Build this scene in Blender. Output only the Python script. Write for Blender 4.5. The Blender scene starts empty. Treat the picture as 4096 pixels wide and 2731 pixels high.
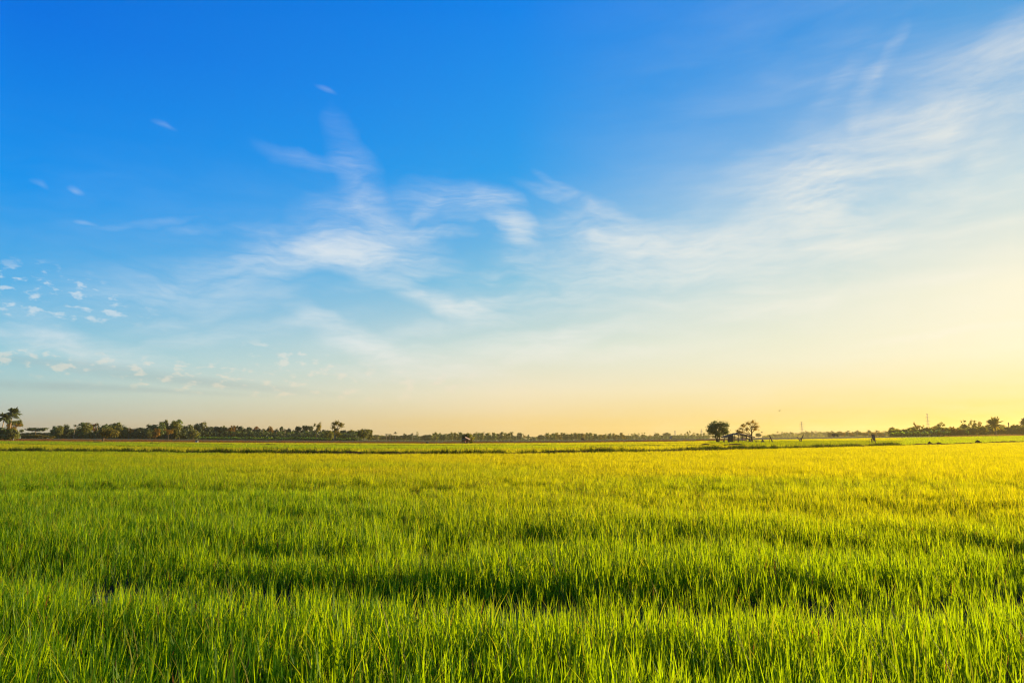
import bpy, math, random
import numpy as np
from mathutils import Vector, Matrix
R = math.radians
rng = np.random.default_rng(7)
random.seed(7)
sc = bpy.context.scene
COL = sc.collection

# ------------------------------------------------------------------ render
sc.render.engine = 'CYCLES'
cy = sc.cycles
cy.use_denoising = True
cy.filter_width = 1.2
cy.max_bounces = 6; cy.diffuse_bounces = 2; cy.glossy_bounces = 2
cy.transmission_bounces = 4; cy.transparent_max_bounces = 8; cy.volume_bounces = 0
cy.sample_clamp_indirect = 6.0
cy.caustics_reflective = False; cy.caustics_refractive = False
sc.view_settings.view_transform = 'Standard'
sc.view_settings.look = 'None'
sc.view_settings.exposure = 1.15
sc.view_settings.gamma = 1.0

# ------------------------------------------------------------------ camera
W0, H0, F0 = 4096.0, 2731.0, 2731.0
CAMZ = 1.65
PITCH = math.atan((1753.5 - 1365.5) / F0)
ROLL = -math.atan(11 / 4096)
camd = bpy.data.cameras.new('camera'); cam = bpy.data.objects.new('camera', camd); COL.objects.link(cam)
camd.sensor_width = 36.0; camd.lens = 36.0 * F0 / W0
camd.clip_start = 0.1; camd.clip_end = 30000
CR = (Matrix.Rotation(math.pi / 2 + PITCH, 4, 'X') @ Matrix.Rotation(ROLL, 4, 'Z'))
cam.matrix_world = Matrix.Translation((0, 0, CAMZ)) @ CR
sc.camera = cam
CR3 = CR.to_3x3()

def ray(x, y):
    return CR3 @ Vector(((x - W0 / 2) / F0, (H0 / 2 - y) / F0, -1.0))

def at(x, y, Y):
    """world point that lies Y metres in front of the camera on the line of sight through (x, y) of the photo"""
    d = ray(x, y)
    return Vector((0, 0, CAMZ)) + d * (Y / d.y)

# ------------------------------------------------------------------ terrain profile
PX = np.array([-600, 0, 500, 1000, 1750, 2250, 2700, 3000, 3500, 4096, 4700], float)
END_ROW = np.array([1760, 1761, 1765, 1769, 1772, 1769, 1764, 1758, 1751, 1743, 1738], float)   # far edge of the rice
FAR_ROW = np.array([1751, 1752, 1754, 1759, 1764, 1762, 1757, 1751.5, 1746.5, 1739.5, 1735], float)  # foot of the far trees
YEND = 213.0
def zg(X, Y):
    X = np.asarray(X, float); Y = np.asarray(Y, float)
    Yc = np.maximum(Y, 1.0)
    px = 2048 + np.clip(X / Yc, -0.95, 0.95) * F0 / 0.99
    er = np.interp(px, PX, END_ROW); fr = np.interp(px, PX, FAR_ROW)
    hor = 1753.5 - (px - 2048) * 11 / 4096
    z1 = CAMZ - (er - hor) / F0 * 1.02 * YEND - 0.42
    z2 = CAMZ - (fr - hor) / F0 * 1.02 * 300
    z3 = CAMZ - (fr - hor) / F0 * 1.02 * 1200
    def ss(t): t = np.clip(t, 0, 1); return t * t * (3 - 2 * t)
    z = z1 * np.clip((Y - 100) / (YEND - 100), 0, 1) ** 1.3
    z = np.where(Y > YEND, z1 + (z2 - z1) * ss((Y - YEND) / (300 - YEND)), z)
    z = np.where(Y > 300, z2 + (z3 - z2) * np.clip((Y - 300) / 900, 0, 1), z)
    return z
def zg1(X, Y): return float(zg(np.array([X]), np.array([Y]))[0])

# ------------------------------------------------------------------ object helpers
def tag(o, label=None, cat=None, group=None, kind=None):
    if label: o['label'] = label
    if cat: o['category'] = cat
    if group: o['group'] = group
    if kind: o['kind'] = kind
    return o
def empty(name, loc, rz=0.0):
    o = bpy.data.objects.new(name, None); COL.objects.link(o)
    o.location = loc; o.rotation_euler = (0, 0, rz); o.empty_display_size = 0.3
    return o
def mesh_np(name, verts, faces, mat=None, smooth=False):
    me = bpy.data.meshes.new(name)
    if isinstance(verts, np.ndarray): verts = verts.tolist()
    if isinstance(faces, np.ndarray): faces = faces.tolist()
    me.from_pydata(verts, [], faces)
    if mat: me.materials.append(mat)
    if smooth: me.polygons.foreach_set('use_smooth', [True] * len(me.polygons))
    me.update()
    return me
def obj(name, me, parent=None, link=True):
    o = bpy.data.objects.new(name, me)
    if link: COL.objects.link(o)
    if parent is not None: o.parent = parent
    return o

class MB:
    """collects simple shapes into one mesh"""
    def __init__(s): s.v = []; s.f = []
    def add(s, vs, fs):
        n = len(s.v); s.v += [tuple(v) for v in vs]; s.f += [tuple(i + n for i in f) for f in fs]; return s
    def box(s, c, d, rz=0.0, jit=0.0):
        ca, sa = math.cos(rz), math.sin(rz); vs = []
        for sx in (-.5, .5):
            for sy in (-.5, .5):
                for sz in (-.5, .5):
                    x, y, z = sx * d[0], sy * d[1], sz * d[2]
                    vs.append((c[0] + x * ca - y * sa + random.uniform(-jit, jit), c[1] + x * sa + y * ca, c[2] + z + random.uniform(-jit, jit)))
        return s.add(vs, [(0, 1, 3, 2), (4, 6, 7, 5), (0, 4, 5, 1), (2, 3, 7, 6), (0, 2, 6, 4), (1, 5, 7, 3)])
    def tube(s, pts, rad, n=6, cap=True):
        pts = [Vector(p) for p in pts]; rings = []
        if not hasattr(rad, '__len__'): rad = [rad] * len(pts)
        for i, p in enumerate(pts):
            t = (pts[min(i + 1, len(pts) - 1)] - pts[max(i - 1, 0)]).normalized()
            a = t.cross(Vector((0, 1, 0.13)))
            if a.length < 0.05: a = t.cross(Vector((1, 0, 0)))
            a.normalize(); b = t.cross(a)
            rings.append([p + (a * math.cos(k * math.tau / n) + b * math.sin(k * math.tau / n)) * rad[i] for k in range(n)])
        vs = [v for r in rings for v in r]; fs = []
        for i in range(len(pts) - 1):
            for k in range(n):
                k2 = (k + 1) % n
                fs.append((i * n + k, i * n + k2, (i + 1) * n + k2, (i + 1) * n + k))
        if cap:
            fs.append(tuple(range(n))[::-1]); fs.append(tuple((len(pts) - 1) * n + k for k in range(n)))
        return s.add(vs, fs)
    def mesh(s, name, mat, smooth=False): return mesh_np(name, s.v, s.f, mat, smooth)
    def build(s, name, mat, parent=None, smooth=False): return obj(name, s.mesh(name, mat, smooth), parent)

# ------------------------------------------------------------------ materials
def nodes_of(m):
    m.use_nodes = True; nt = m.node_tree; nt.nodes.clear(); return nt, nt.nodes, nt.links
def leaf_mat(name, diff, trans, tfac=0.45, spec=0.04, var=0.5, dry=None, ripe_glow=None):
    """thin leaf: reflects DIFF, lets TRANS through; two-tone by leaf (attribute tint) and by plant (object random)"""
    m = bpy.data.materials.new(name); nt, N, L = nodes_of(m)
    out = N.new('ShaderNodeOutputMaterial')
    at_ = N.new('ShaderNodeAttribute'); at_.attribute_name = 'tint'
    oi = N.new('ShaderNodeObjectInfo')
    ad = N.new('ShaderNodeMath'); ad.operation = 'MULTIPLY_ADD'; ad.inputs[1].default_value = 0.35
    L.new(oi.outputs['Random'], ad.inputs[0]); L.new(at_.outputs['Fac'], ad.inputs[2])
    mr = N.new('ShaderNodeMapRange'); mr.inputs['From Max'].default_value = 1.35
    mr.inputs['To Min'].default_value = 1 - var; mr.inputs['To Max'].default_value = 1 + var
    L.new(ad.outputs[0], mr.inputs['Value'])
    if ripe_glow:
        ra = N.new('ShaderNodeAttribute'); ra.attribute_type = 'INSTANCER'; ra.attribute_name = 'ripe_glow'
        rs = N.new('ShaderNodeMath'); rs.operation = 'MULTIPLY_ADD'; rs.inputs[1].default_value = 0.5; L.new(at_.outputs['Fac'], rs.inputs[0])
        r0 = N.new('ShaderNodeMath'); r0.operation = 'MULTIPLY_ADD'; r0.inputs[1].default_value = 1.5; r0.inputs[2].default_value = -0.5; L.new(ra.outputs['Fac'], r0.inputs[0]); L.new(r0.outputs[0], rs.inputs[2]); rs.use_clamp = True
    def tinted(c, k=0):
        x = N.new('ShaderNodeMix'); x.data_type = 'RGBA'; x.blend_type = 'MULTIPLY'; x.inputs['Factor'].default_value = 1
        x.inputs['A'].default_value = (*c, 1); L.new(mr.outputs['Result'], x.inputs['B'])
        if ripe_glow:
            q = N.new('ShaderNodeMix'); q.data_type = 'RGBA'; q.inputs['A'].default_value = (*c, 1); q.inputs['B'].default_value = (*ripe_glow[k], 1)
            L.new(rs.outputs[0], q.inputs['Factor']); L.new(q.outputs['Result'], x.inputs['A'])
        res = x.outputs['Result']
        if dry:
            st = N.new('ShaderNodeMapRange'); st.inputs['From Min'].default_value = 0.93; st.inputs['From Max'].default_value = 0.95
            L.new(at_.outputs['Fac'], st.inputs['Value'])
            y = N.new('ShaderNodeMix'); y.data_type = 'RGBA'; L.new(st.outputs['Result'], y.inputs['Factor'])
            L.new(res, y.inputs['A']); y.inputs['B'].default_value = (*dry, 1); res = y.outputs['Result']
        return res
    d = N.new('ShaderNodeBsdfDiffuse'); L.new(tinted(diff), d.inputs['Color'])
    t = N.new('ShaderNodeBsdfTranslucent'); L.new(tinted(trans, 1), t.inputs['Color'])
    mx = N.new('ShaderNodeMixShader'); mx.inputs[0].default_value = tfac
    L.new(d.outputs[0], mx.inputs[1]); L.new(t.outputs[0], mx.inputs[2])
    last = mx
    if spec:
        g = N.new('ShaderNodeBsdfGlossy'); g.inputs['Roughness'].default_value = 0.5
        m2 = N.new('ShaderNodeMixShader'); m2.inputs[0].default_value = spec
        L.new(mx.outputs[0], m2.inputs[1]); L.new(g.outputs[0], m2.inputs[2]); last = m2
    L.new(last.outputs[0], out.inputs['Surface'])
    return m
def solid(name, c1, c2=None, rough=0.85, scale=3.0, detail=5, bump=0.0, spec=0.2):
    m = bpy.data.materials.new(name); nt, N, L = nodes_of(m)
    out = N.new('ShaderNodeOutputMaterial'); p = N.new('ShaderNodeBsdfPrincipled'); L.new(p.outputs[0], out.inputs[0])
    p.inputs['Roughness'].default_value = rough; p.inputs['Specular IOR Level'].default_value = spec
    c2 = c2 or tuple(x * 0.6 for x in c1)
    tc = N.new('ShaderNodeTexCoord'); n = N.new('ShaderNodeTexNoise'); n.inputs['Scale'].default_value = scale; n.inputs['Detail'].default_value = detail
    L.new(tc.outputs['Object'], n.inputs['Vector'])
    mr = N.new('ShaderNodeMapRange'); mr.inputs['From Min'].default_value = 0.35; mr.inputs['From Max'].default_value = 0.65; L.new(n.outputs['Fac'], mr.inputs['Value'])
    x = N.new('ShaderNodeMix'); x.data_type = 'RGBA'; x.inputs['A'].default_value = (*c1, 1); x.inputs['B'].default_value = (*c2, 1)
    L.new(mr.outputs['Result'], x.inputs['Factor']); L.new(x.outputs['Result'], p.inputs['Base Color'])
    if bump:
        b = N.new('ShaderNodeBump'); b.inputs['Strength'].default_value = bump; L.new(n.outputs['Fac'], b.inputs['Height']); L.new(b.outputs[0], p.inputs['Normal'])
    return m

RICE = leaf_mat('rice_leaf', (0.066, 0.148, 0.0012), (0.44, 0.61, 0.0008), 0.54, 0.012, 0.45, dry=(0.30, 0.12, 0.02), ripe_glow=((0.19, 0.185, 0.0015), (0.80, 0.72, 0.001)))  # golden colour pair: ripe crop plus painted warm glow
BUNDG = leaf_mat('bank_grass_leaf', (0.032, 0.064, 0.003), (0.10, 0.15, 0.002), 0.34, 0.01, 0.55, dry=(0.35, 0.2, 0.06))
RISEG = leaf_mat('rise_grass_leaf', (0.11, 0.150, 0.003), (0.48, 0.52, 0.002), 0.50, 0.01, 0.5)
DRYG = leaf_mat('dry_grass_leaf', (0.19, 0.085, 0.028), (0.28, 0.12, 0.03), 0.30, 0.0, 0.5)
STRAW = leaf_mat('straw_leaf', (0.34, 0.19, 0.05), (0.4, 0.22, 0.05), 0.30, 0.0, 0.4)
LEAF = {
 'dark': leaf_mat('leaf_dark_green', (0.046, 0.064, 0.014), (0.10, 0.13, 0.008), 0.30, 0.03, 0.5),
 'green': leaf_mat('leaf_green', (0.080, 0.118, 0.015), (0.20, 0.24, 0.010), 0.34, 0.03, 0.5),
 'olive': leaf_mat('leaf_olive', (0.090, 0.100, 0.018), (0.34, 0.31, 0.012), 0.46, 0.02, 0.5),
 'brown': leaf_mat('leaf_brown', (0.16, 0.095, 0.028), (0.44, 0.25, 0.02), 0.46, 0.0, 0.5),
 'red': leaf_mat('leaf_reddish', (0.17, 0.080, 0.035), (0.24, 0.11, 0.03), 0.32, 0.0, 0.5),
 'gold': leaf_mat('leaf_gold_green', (0.12, 0.105, 0.014), (0.36, 0.27, 0.010), 0.46, 0.02, 0.5),
 'banana': leaf_mat('leaf_banana', (0.07, 0.16, 0.012), (0.30, 0.42, 0.02), 0.45, 0.05, 0.45),
 'palm': leaf_mat('leaf_palm', (0.06, 0.075, 0.016), (0.15, 0.15, 0.012), 0.32, 0.05, 0.45),
}
BARK = solid('bark', (0.16, 0.115, 0.075), (0.08, 0.055, 0.04), 0.9, 2.0)
BARK_PALE = solid('bark_pale', (0.42, 0.30, 0.19), (0.26, 0.18, 0.11), 0.9, 1.2)
BARK_DARK = solid('bark_dark', (0.055, 0.038, 0.028), (0.03, 0.02, 0.015), 0.9, 2.0)
WOOD = solid('weathered_wood', (0.15, 0.09, 0.055), (0.08, 0.045, 0.03), 0.85, 4.0)
THATCH = solid('thatch', (0.19, 0.12, 0.065), (0.10, 0.06, 0.035), 0.95, 6.0)
SOIL = solid('dark_soil', (0.070, 0.042, 0.024), (0.035, 0.022, 0.014), 1.0, 1.5, bump=0.4, spec=0.0)
STEEL = solid('galvanised_steel', (0.34, 0.30, 0.26), (0.24, 0.2, 0.17), 0.5, 2.0)
WHITE = solid('white_paint', (0.26, 0.26, 0.24), (0.20, 0.20, 0.18), 0.6, 3.0)
BLUE = solid('blue_paint', (0.04, 0.12, 0.32), (0.03, 0.09, 0.25), 0.8, 3.0, spec=0.05)
DARK = solid('dark_paint', (0.03, 0.022, 0.03), (0.02, 0.015, 0.02), 1.0, 3.0, spec=0.0)
REDTIN = solid('rusty_tin', (0.30, 0.10, 0.06), (0.18, 0.06, 0.04), 0.75, 2.0)
PINK = solid('pink_cloth', (0.60, 0.22, 0.16), (0.5, 0.16, 0.12), 0.9, 2.0)
FEATHER = solid('dark_feather', (0.05, 0.045, 0.03), None, 0.8, 5.0)

# ------------------------------------------------------------------ sky, sun
SUN_AZ, SUN_EL = 70.0, 9.5
GLOW_AZ = 60.0   # middle of the bright evening sky
sun_dir = Vector((math.sin(R(SUN_AZ)) * math.cos(R(SUN_EL)), math.cos(R(SUN_AZ)) * math.cos(R(SUN_EL)), math.sin(R(SUN_EL))))
sd = bpy.data.lights.new('sun', 'SUN'); sun = bpy.data.objects.new('sun', sd); COL.objects.link(sun)
sd.energy = 5.0; sd.angle = R(0.5); sd.color = (1.0, 0.76, 0.36)
sun.rotation_euler = (-sun_dir).to_track_quat('-Z', 'Y').to_euler()

def s2l(c):
    o = []
    for v in c:
        v /= 255.0
        o.append(v / 12.92 if v <= 0.04045 else ((v + 0.055) / 1.055) ** 2.4)
    return (*o, 1.0)

def build_world():
    w = bpy.data.worlds.new('World'); sc.world = w; w.use_nodes = True
    nt = w.node_tree; N = nt.nodes; L = nt.links; N.clear()
    w.cycles.sampling_method = 'NONE'
    out = N.new('ShaderNodeOutputWorld'); bg = N.new('ShaderNodeBackground'); L.new(bg.outputs[0], out.inputs['Surface'])
    tc = N.new('ShaderNodeTexCoord'); G = tc.outputs['Generated']
    def M(op, a, b=None, c=None, clamp=False):
        n = N.new('ShaderNodeMath'); n.operation = op; n.use_clamp = clamp
        for i, v in enumerate((a, b, c)):
            if v is None: continue
            if isinstance(v, (int, float)): n.inputs[i].default_value = v
            else: L.new(v, n.inputs[i])
        return n.outputs[0]
    sp = N.new('ShaderNodeSeparateXYZ'); L.new(G, sp.inputs[0]); X, Y, Z = sp.outputs
    el = M('MULTIPLY', M('ARCSINE', Z), 180 / math.pi)
    az = M('MULTIPLY', M('ARCTAN2', X, Y), 180 / math.pi)
    # angle in azimuth from the sun
    hl = M('SQRT', M('MULTIPLY_ADD', X, X, M('MULTIPLY_ADD', Y, Y, 1e-6)))
    dt = M('DIVIDE', M('MULTIPLY_ADD', X, math.sin(R(GLOW_AZ)), M('MULTIPLY', Y, math.cos(R(GLOW_AZ)))), hl)
    d = M('MULTIPLY', M('ARCCOSINE', dt), 180 / math.pi)
    elf = M('SQRT', M('DIVIDE', M('MAXIMUM', el, 0.0), 90.0))
    def ramp(stops):
        r = N.new('ShaderNodeValToRGB'); L.new(elf, r.inputs[0]); e = r.color_ramp.elements
        for i, (ang, c) in enumerate(stops):
            p = math.sqrt(max(ang, 0) / 90.0)
            if i < 2: k = e[i]; k.position = p
            else: k = e.new(p)
            k.color = s2l(c)
        return r.outputs['Color']
    away = ramp([(0, (190, 180, 165)), (1.1, (193, 187, 170)), (3.1, (184, 208, 202)), (6, (150, 206, 222)), (10.4, (88, 180, 232)), (17.5, (12, 150, 240)), (28, (0, 118, 230)), (45, (0, 92, 205)), (90, (0, 72, 170))])
    side = ramp([(0, (248, 203, 130)), (1.4, (250, 217, 150)), (3.9, (246, 233, 198)), (7.5, (216, 229, 218)), (13, (132, 197, 226)), (21.9, (38, 160, 237)), (34.7, (0, 132, 238)), (50, (0, 108, 212)), (90, (0, 75, 180))])
    toward = ramp([(0, (245, 190, 55)), (1.1, (248, 210, 78)), (3.1, (251, 228, 148)), (6, (252, 245, 208)), (10.4, (249, 245, 219)), (17.5, (190, 217, 228)), (28, (80, 162, 226)), (45, (25, 130, 222)), (90, (0, 80, 185))])
    def mix(f, a, b):
        n = N.new('ShaderNodeMix'); n.data_type = 'RGBA'
        if isinstance(f, float): n.inputs['Factor'].default_value = f
        else: L.new(f, n.inputs['Factor'])
        for k, v in (('A', a), ('B', b)):
            if isinstance(v, tuple): n.inputs[k].default_value = v
            else: L.new(v, n.inputs[k])
        return n.outputs['Result']
    def mr(v, a, b, c=0.0, e=1.0, smooth=False):
        n = N.new('ShaderNodeMapRange'); L.new(v, n.inputs['Value'])
        n.inputs['From Min'].default_value = a; n.inputs['From Max'].default_value = b; n.inputs['To Min'].default_value = c; n.inputs['To Max'].default_value = e
        if smooth: n.interpolation_type = 'SMOOTHSTEP'
        return n.outputs['Result']
    base = mix(mr(d, 23, 60), toward, side)
    base = mix(mr(d, 60, 97), base, away)
    # physical sky, same sun, blended in
    ni = N.new('ShaderNodeTexSky'); ni.sky_type = 'NISHITA'; ni.sun_disc = False
    ni.sun_elevation = R(SUN_EL); ni.sun_rotation = R(SUN_AZ); ni.air_density = 1.0; ni.dust_density = 1.5; ni.ozone_density = 2.0
    nis = N.new('ShaderNodeVectorMath'); nis.operation = 'SCALE'; L.new(ni.outputs[0], nis.inputs[0]); nis.inputs[3].default_value = 0.015
    base = mix(0.03, base, nis.outputs[0])

    # ---- clouds, laid out by azimuth and elevation (degrees / 10)
    cv = N.new('ShaderNodeCombineXYZ'); L.new(M('MULTIPLY', az, 0.1), cv.inputs[0]); L.new(M('MULTIPLY', el, 0.1), cv.inputs[1])
    P = cv.outputs[0]
    def noise(vec, scale, detail=4, rough=0.55, dist=0.0, dims='3D'):
        n = N.new('ShaderNodeTexNoise'); n.inputs['Scale'].default_value = scale; n.inputs['Detail'].default_value = detail
        n.inputs['Roughness'].default_value = rough; n.inputs['Distortion'].default_value = dist; n.noise_dimensions = dims
        L.new(vec, n.inputs['Vector']); return n
    wn = noise(P, 1.3, 3, 0.6)
    wv = N.new('ShaderNodeVectorMath'); wv.operation = 'MULTIPLY_ADD'; L.new(wn.outputs['Color'], wv.inputs[0])
    wv.inputs[1].default_value = (0.42, 0.30, 0); off = N.new('ShaderNodeVectorMath'); off.operation = 'ADD'; L.new(P, off.inputs[0]); off.inputs[1].default_value = (-0.21, -0.15, 0)
    L.new(off.outputs[0], wv.inputs[2])
    PW = wv.outputs[0]
    def azel(x, y):
        v = ray(x, y).normalized(); return np.array([math.degrees(math.atan2(v.x, v.y)) / 10, math.degrees(math.asin(v.z)) / 10])
    def blobs(lst, vec):
        acc = None
        for (x, y, rx, ry, rot, amp) in lst:
            c = azel(x, y); jx = (azel(x + 20, y) - azel(x - 20, y)) / 40; jy = (azel(x, y - 20) - azel(x, y + 20)) / 40
            a = R(rot); ex = (jx * math.cos(a) + jy * math.sin(a)) * rx; ey = (-jx * math.sin(a) + jy * math.cos(a)) * ry
            mp = N.new('ShaderNodeMapping'); mp.vector_type = 'TEXTURE'
            mp.inputs['Location'].default_value = (c[0], c[1], 0); mp.inputs['Rotation'].default_value = (0, 0, math.atan2(ex[1], ex[0]))
            mp.inputs['Scale'].default_value = (1.5 * np.linalg.norm(ex), 1.5 * np.linalg.norm(ey), 1)
            L.new(vec, mp.inputs['Vector'])
            g = N.new('ShaderNodeTexGradient'); g.gradient_type = 'SPHERICAL'; L.new(mp.outputs[0], g.inputs[0])
            acc = M('MULTIPLY', g.outputs['Fac'], amp) if acc is None else M('MULTIPLY_ADD', g.outputs['Fac'], amp, acc)
        return acc
    CIRRUS = [
     (1390, 1010, 330, 75, -7, .72), (1420, 1022, 190, 38, -8, .75), (1480, 915, 230, 110, -14, .48), (1450, 720, 230, 75, -66, .30), (1690, 932, 150, 26, -4, .6),
     (1100, 1050, 330, 75, 12, .45), (700, 1130, 450, 95, 9, .36), (1230, 622, 150, 30, -8, .16), (1340, 880, 120, 30, 30, .3),
     (1840, 800, 190, 70, -6, .50), (1990, 845, 140, 55, -30, .46), (2072, 930, 130, 60, -78, .48), (2020, 1010, 130, 50, 55, .3), (1720, 830, 60, 25, 40, .4),
     (2620, 1005, 420, 110, -7, .52), (2440, 955, 220, 50, -12, .38), (2870, 1045, 300, 80, -12, .46), (2380, 1110, 470, 95, 6, .42), (2900, 960, 700, 220, 12, .24), (2330, 800, 220, 30, -16, .36), (2560, 880, 260, 30, -9, .42), (2250, 740, 90, 18, -35, .25),
     (1805, 1240, 190, 36, -13, .85), (1900, 1222, 140, 26, 12, .7), (1690, 1185, 260, 32, -16, .5),
     (1430, 1365, 240, 48, -27, .7), (1580, 1420, 260, 46, -14, .7), (2000, 1420, 320, 56, 9, .65), (2350, 1330, 320, 34, 8, .45), (2230, 1400, 250, 26, 14, .4),
     (3250, 735, 140, 110, 20, .46), (3285, 850, 130, 110, 30, .44), (3370, 950, 180, 120, -25, .34), (3080, 900, 300, 90, 22, .28),
     (3450, 660, 800, 170, 27, .26), (3700, 470, 620, 120, 30, .26), (3960, 330, 330, 110, 31, .36), (3780, 560, 170, 75, 37, .32), (3940, 620, 200, 60, 52, .32), (3300, 560, 600, 120, 32, .14), (3500, 335, 190, 30, 66, .30), (3300, 420, 320, 40, 45, .12),
     (3500, 900, 650, 240, 18, .3), (3800, 1345, 380, 16, 8, .5), (2900, 1290, 460, 26, 9, .42), (3350, 1190, 420, 26, 10, .36), (2600, 1215, 240, 24, 4, .35),
     (330, 1405, 380, 60, -10, .85), (240, 1340, 200, 50, -27, .6), (800, 1345, 210, 26, 11, .36), (650, 1290, 160, 18, 9, .26), (1000, 1190, 260, 22, 8, .2),
     (1900, 1300, 320, 30, 8, .42), (1200, 1300, 260, 30, 10, .38), (2600, 1400, 360, 32, 8, .42), (1700, 1500, 420, 26, -3, .4), (900, 1250, 280, 28, 12, .26), (1650, 1100, 260, 26, 14, .2), (2150, 1180, 260, 26, 10, .25),
     (140, 718, 38, 12, -25, .17), (320, 757, 40, 11, -22, .22), (1310, 360, 42, 9, -15, .18), (655, 502, 44, 10, -30, .10), (355, 897, 34, 9, -5, .18), (600, 890, 160, 14, 8, .18), (850, 900, 200, 16, 6, .16)]
    acc = blobs(CIRRUS, PW)
    # wisps run along rising diagonals in most of the sky: stretched, warped noise
    mpn = N.new('ShaderNodeMapping'); mpn.inputs['Rotation'].default_value = (0, 0, R(-14)); mpn.inputs['Scale'].default_value = (0.75, 3.4, 1); L.new(PW, mpn.inputs['Vector'])
    streak = noise(mpn.outputs[0], 1.5, 7, 0.62, 0.7).outputs['Fac']
    mp2 = N.new('ShaderNodeMapping'); mp2.inputs['Rotation'].default_value = (0, 0, R(-38)); mp2.inputs['Scale'].default_value = (0.6, 3.0, 1); L.new(P, mp2.inputs['Vector'])
    streak2 = noise(mp2.outputs[0], 1.2, 6, 0.6, 0.5).outputs['Fac']
    st = mix(mr(az, 8, 26), streak, streak2)
    fine = noise(mpn.outputs[0], 6.0, 5, 0.6, 0.4).outputs['Fac']
    def fibre(rot, sc_):
        q = N.new('ShaderNodeMapping'); q.inputs['Rotation'].default_value = (0, 0, R(rot)); q.inputs['Scale'].default_value = (0.55, 3.6, 1); L.new(P, q.inputs['Vector'])
        return noise(q.outputs[0], sc_, 8, 0.68, 1.1).outputs['Fac']
    fb = mix(mr(az, 4, 24), fibre(-8, 2.2), fibre(-30, 2.2))
    fibs = mr(fb, 0.32, 0.70, 0.50, 1.40)
    det = M('MULTIPLY', fibs, M('MULTIPLY', mr(st, 0.30, 0.72, 0.12, 1.35), mr(fine, 0.25, 0.75, 0.7, 1.25)))
    # ripples in the mackerel patch
    c0 = azel(3250, 740)
    mp3 = N.new('ShaderNodeMapping'); mp3.vector_type = 'TEXTURE'; mp3.inputs['Location'].default_value = (c0[0], c0[1], 0); mp3.inputs['Rotation'].default_value = (0, 0, R(17)); mp3.inputs['Scale'].default_value = (0.34, 0.30, 1); L.new(P, mp3.inputs['Vector'])
    g3 = N.new('ShaderNodeTexGradient'); g3.gradient_type = 'SPHERICAL'; L.new(mp3.outputs[0], g3.inputs[0])
    wv3 = N.new('ShaderNodeTexWave'); wv3.bands_direction = 'Y'; wv3.inputs['Scale'].default_value = 1.6; wv3.inputs['Distortion'].default_value = 5.0; wv3.inputs['Detail'].default_value = 3; wv3.inputs['Detail Scale'].default_value = 2.0
    L.new(mp3.outputs[0], wv3.inputs['Vector'])
    rip = M('MULTIPLY', mr(g3.outputs['Fac'], 0.0, 0.5), mr(wv3.outputs['Fac'], 0.3, 0.95))
    cir = M('MULTIPLY_ADD', rip, 0.16, M('MULTIPLY', acc, det))
    # faint overall veil towards the sun side
    veil = M('MULTIPLY', mr(streak, 0.42, 0.75), mr(el, 2, 24, 0.22, 0.0))
    cir = M('ADD', cir, M('MULTIPLY', M('MULTIPLY', veil, fibs), mr(az, -38, 30, 0.45, 1.1)))
    cir = M('ADD', cir, M('MULTIPLY', M('MULTIPLY', M('MULTIPLY', mr(streak2, 0.36, 0.74), fibs), mr(az, 2, 34)), mr(el, 8, 36, 0.34, 0.06)))
    cir = M('MULTIPLY', M('SUBTRACT', 1.0, M('EXPONENT', M('MULTIPLY', cir, -1.25))), 0.82)
    # small puffs low in the sky
    PUFF = [(120, 1175, 300, 110, -5, 1.0), (420, 1230, 200, 60, -10, .75), (30, 1430, 120, 40, 0, .7), (500, 1480, 580, 60, -6, .95), (1190, 1432, 180, 42, -12, 1.2), (1480, 1530, 600, 66, -3, .9), (1000, 1520, 380, 50, -4, .9)]
    pm = blobs(PUFF, P)
    mpp = N.new('ShaderNodeMapping'); mpp.inputs['Rotation'].default_value = (0, 0, R(10)); mpp.inputs['Scale'].default_value = (1.0, 2.0, 1); L.new(P, mpp.inputs['Vector'])
    pn = noise(mpp.outputs[0], 8.5, 4, 0.55).outputs['Fac']
    puff = M('MULTIPLY', M('MULTIPLY', mr(pn, 0.52, 0.66, 0, 1, True), mr(pm, 0.10, 0.55)), 0.46)
    ccol = mix(mr(d, 30, 95), (0.97, 0.92, 0.80, 1), (0.80, 0.86, 0.90, 1))
    ccol = mix(mr(el, 1.0, 8.0), mix(mr(d, 30, 95), (0.98, 0.83, 0.50, 1), (0.74, 0.70, 0.60, 1)), ccol)
    # grey undersides of the low layer
    GREY = [(620, 1508, 640, 20, -6, .9), (200, 1545, 380, 18, -2, .9), (330, 1455, 330, 16, -5, .6), (700, 1565, 360, 10, -3, .5)]
    gm = M('MULTIPLY', M('MULTIPLY', mr(blobs(GREY, P), 0.0, 0.7), mr(st, 0.3, 0.6, 0.4, 1.0)), 0.34)
    col = mix(M('MAXIMUM', cir, 0.0), base, ccol)
    col = mix(gm, col, (0.30, 0.40, 0.43, 1))
    col = mix(puff, col, mix(mr(el, 2.5, 9.0), (0.90, 0.74, 0.52, 1), (0.84, 0.86, 0.86, 1)))
    # below the horizon: plain warm ground tone
    col = mix(mr(el, -1.5, -0.2), (0.16, 0.13, 0.03, 1), col)
    L.new(col, bg.inputs['Color']); bg.inputs['Strength'].default_value = 0.451
build_world()

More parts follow.
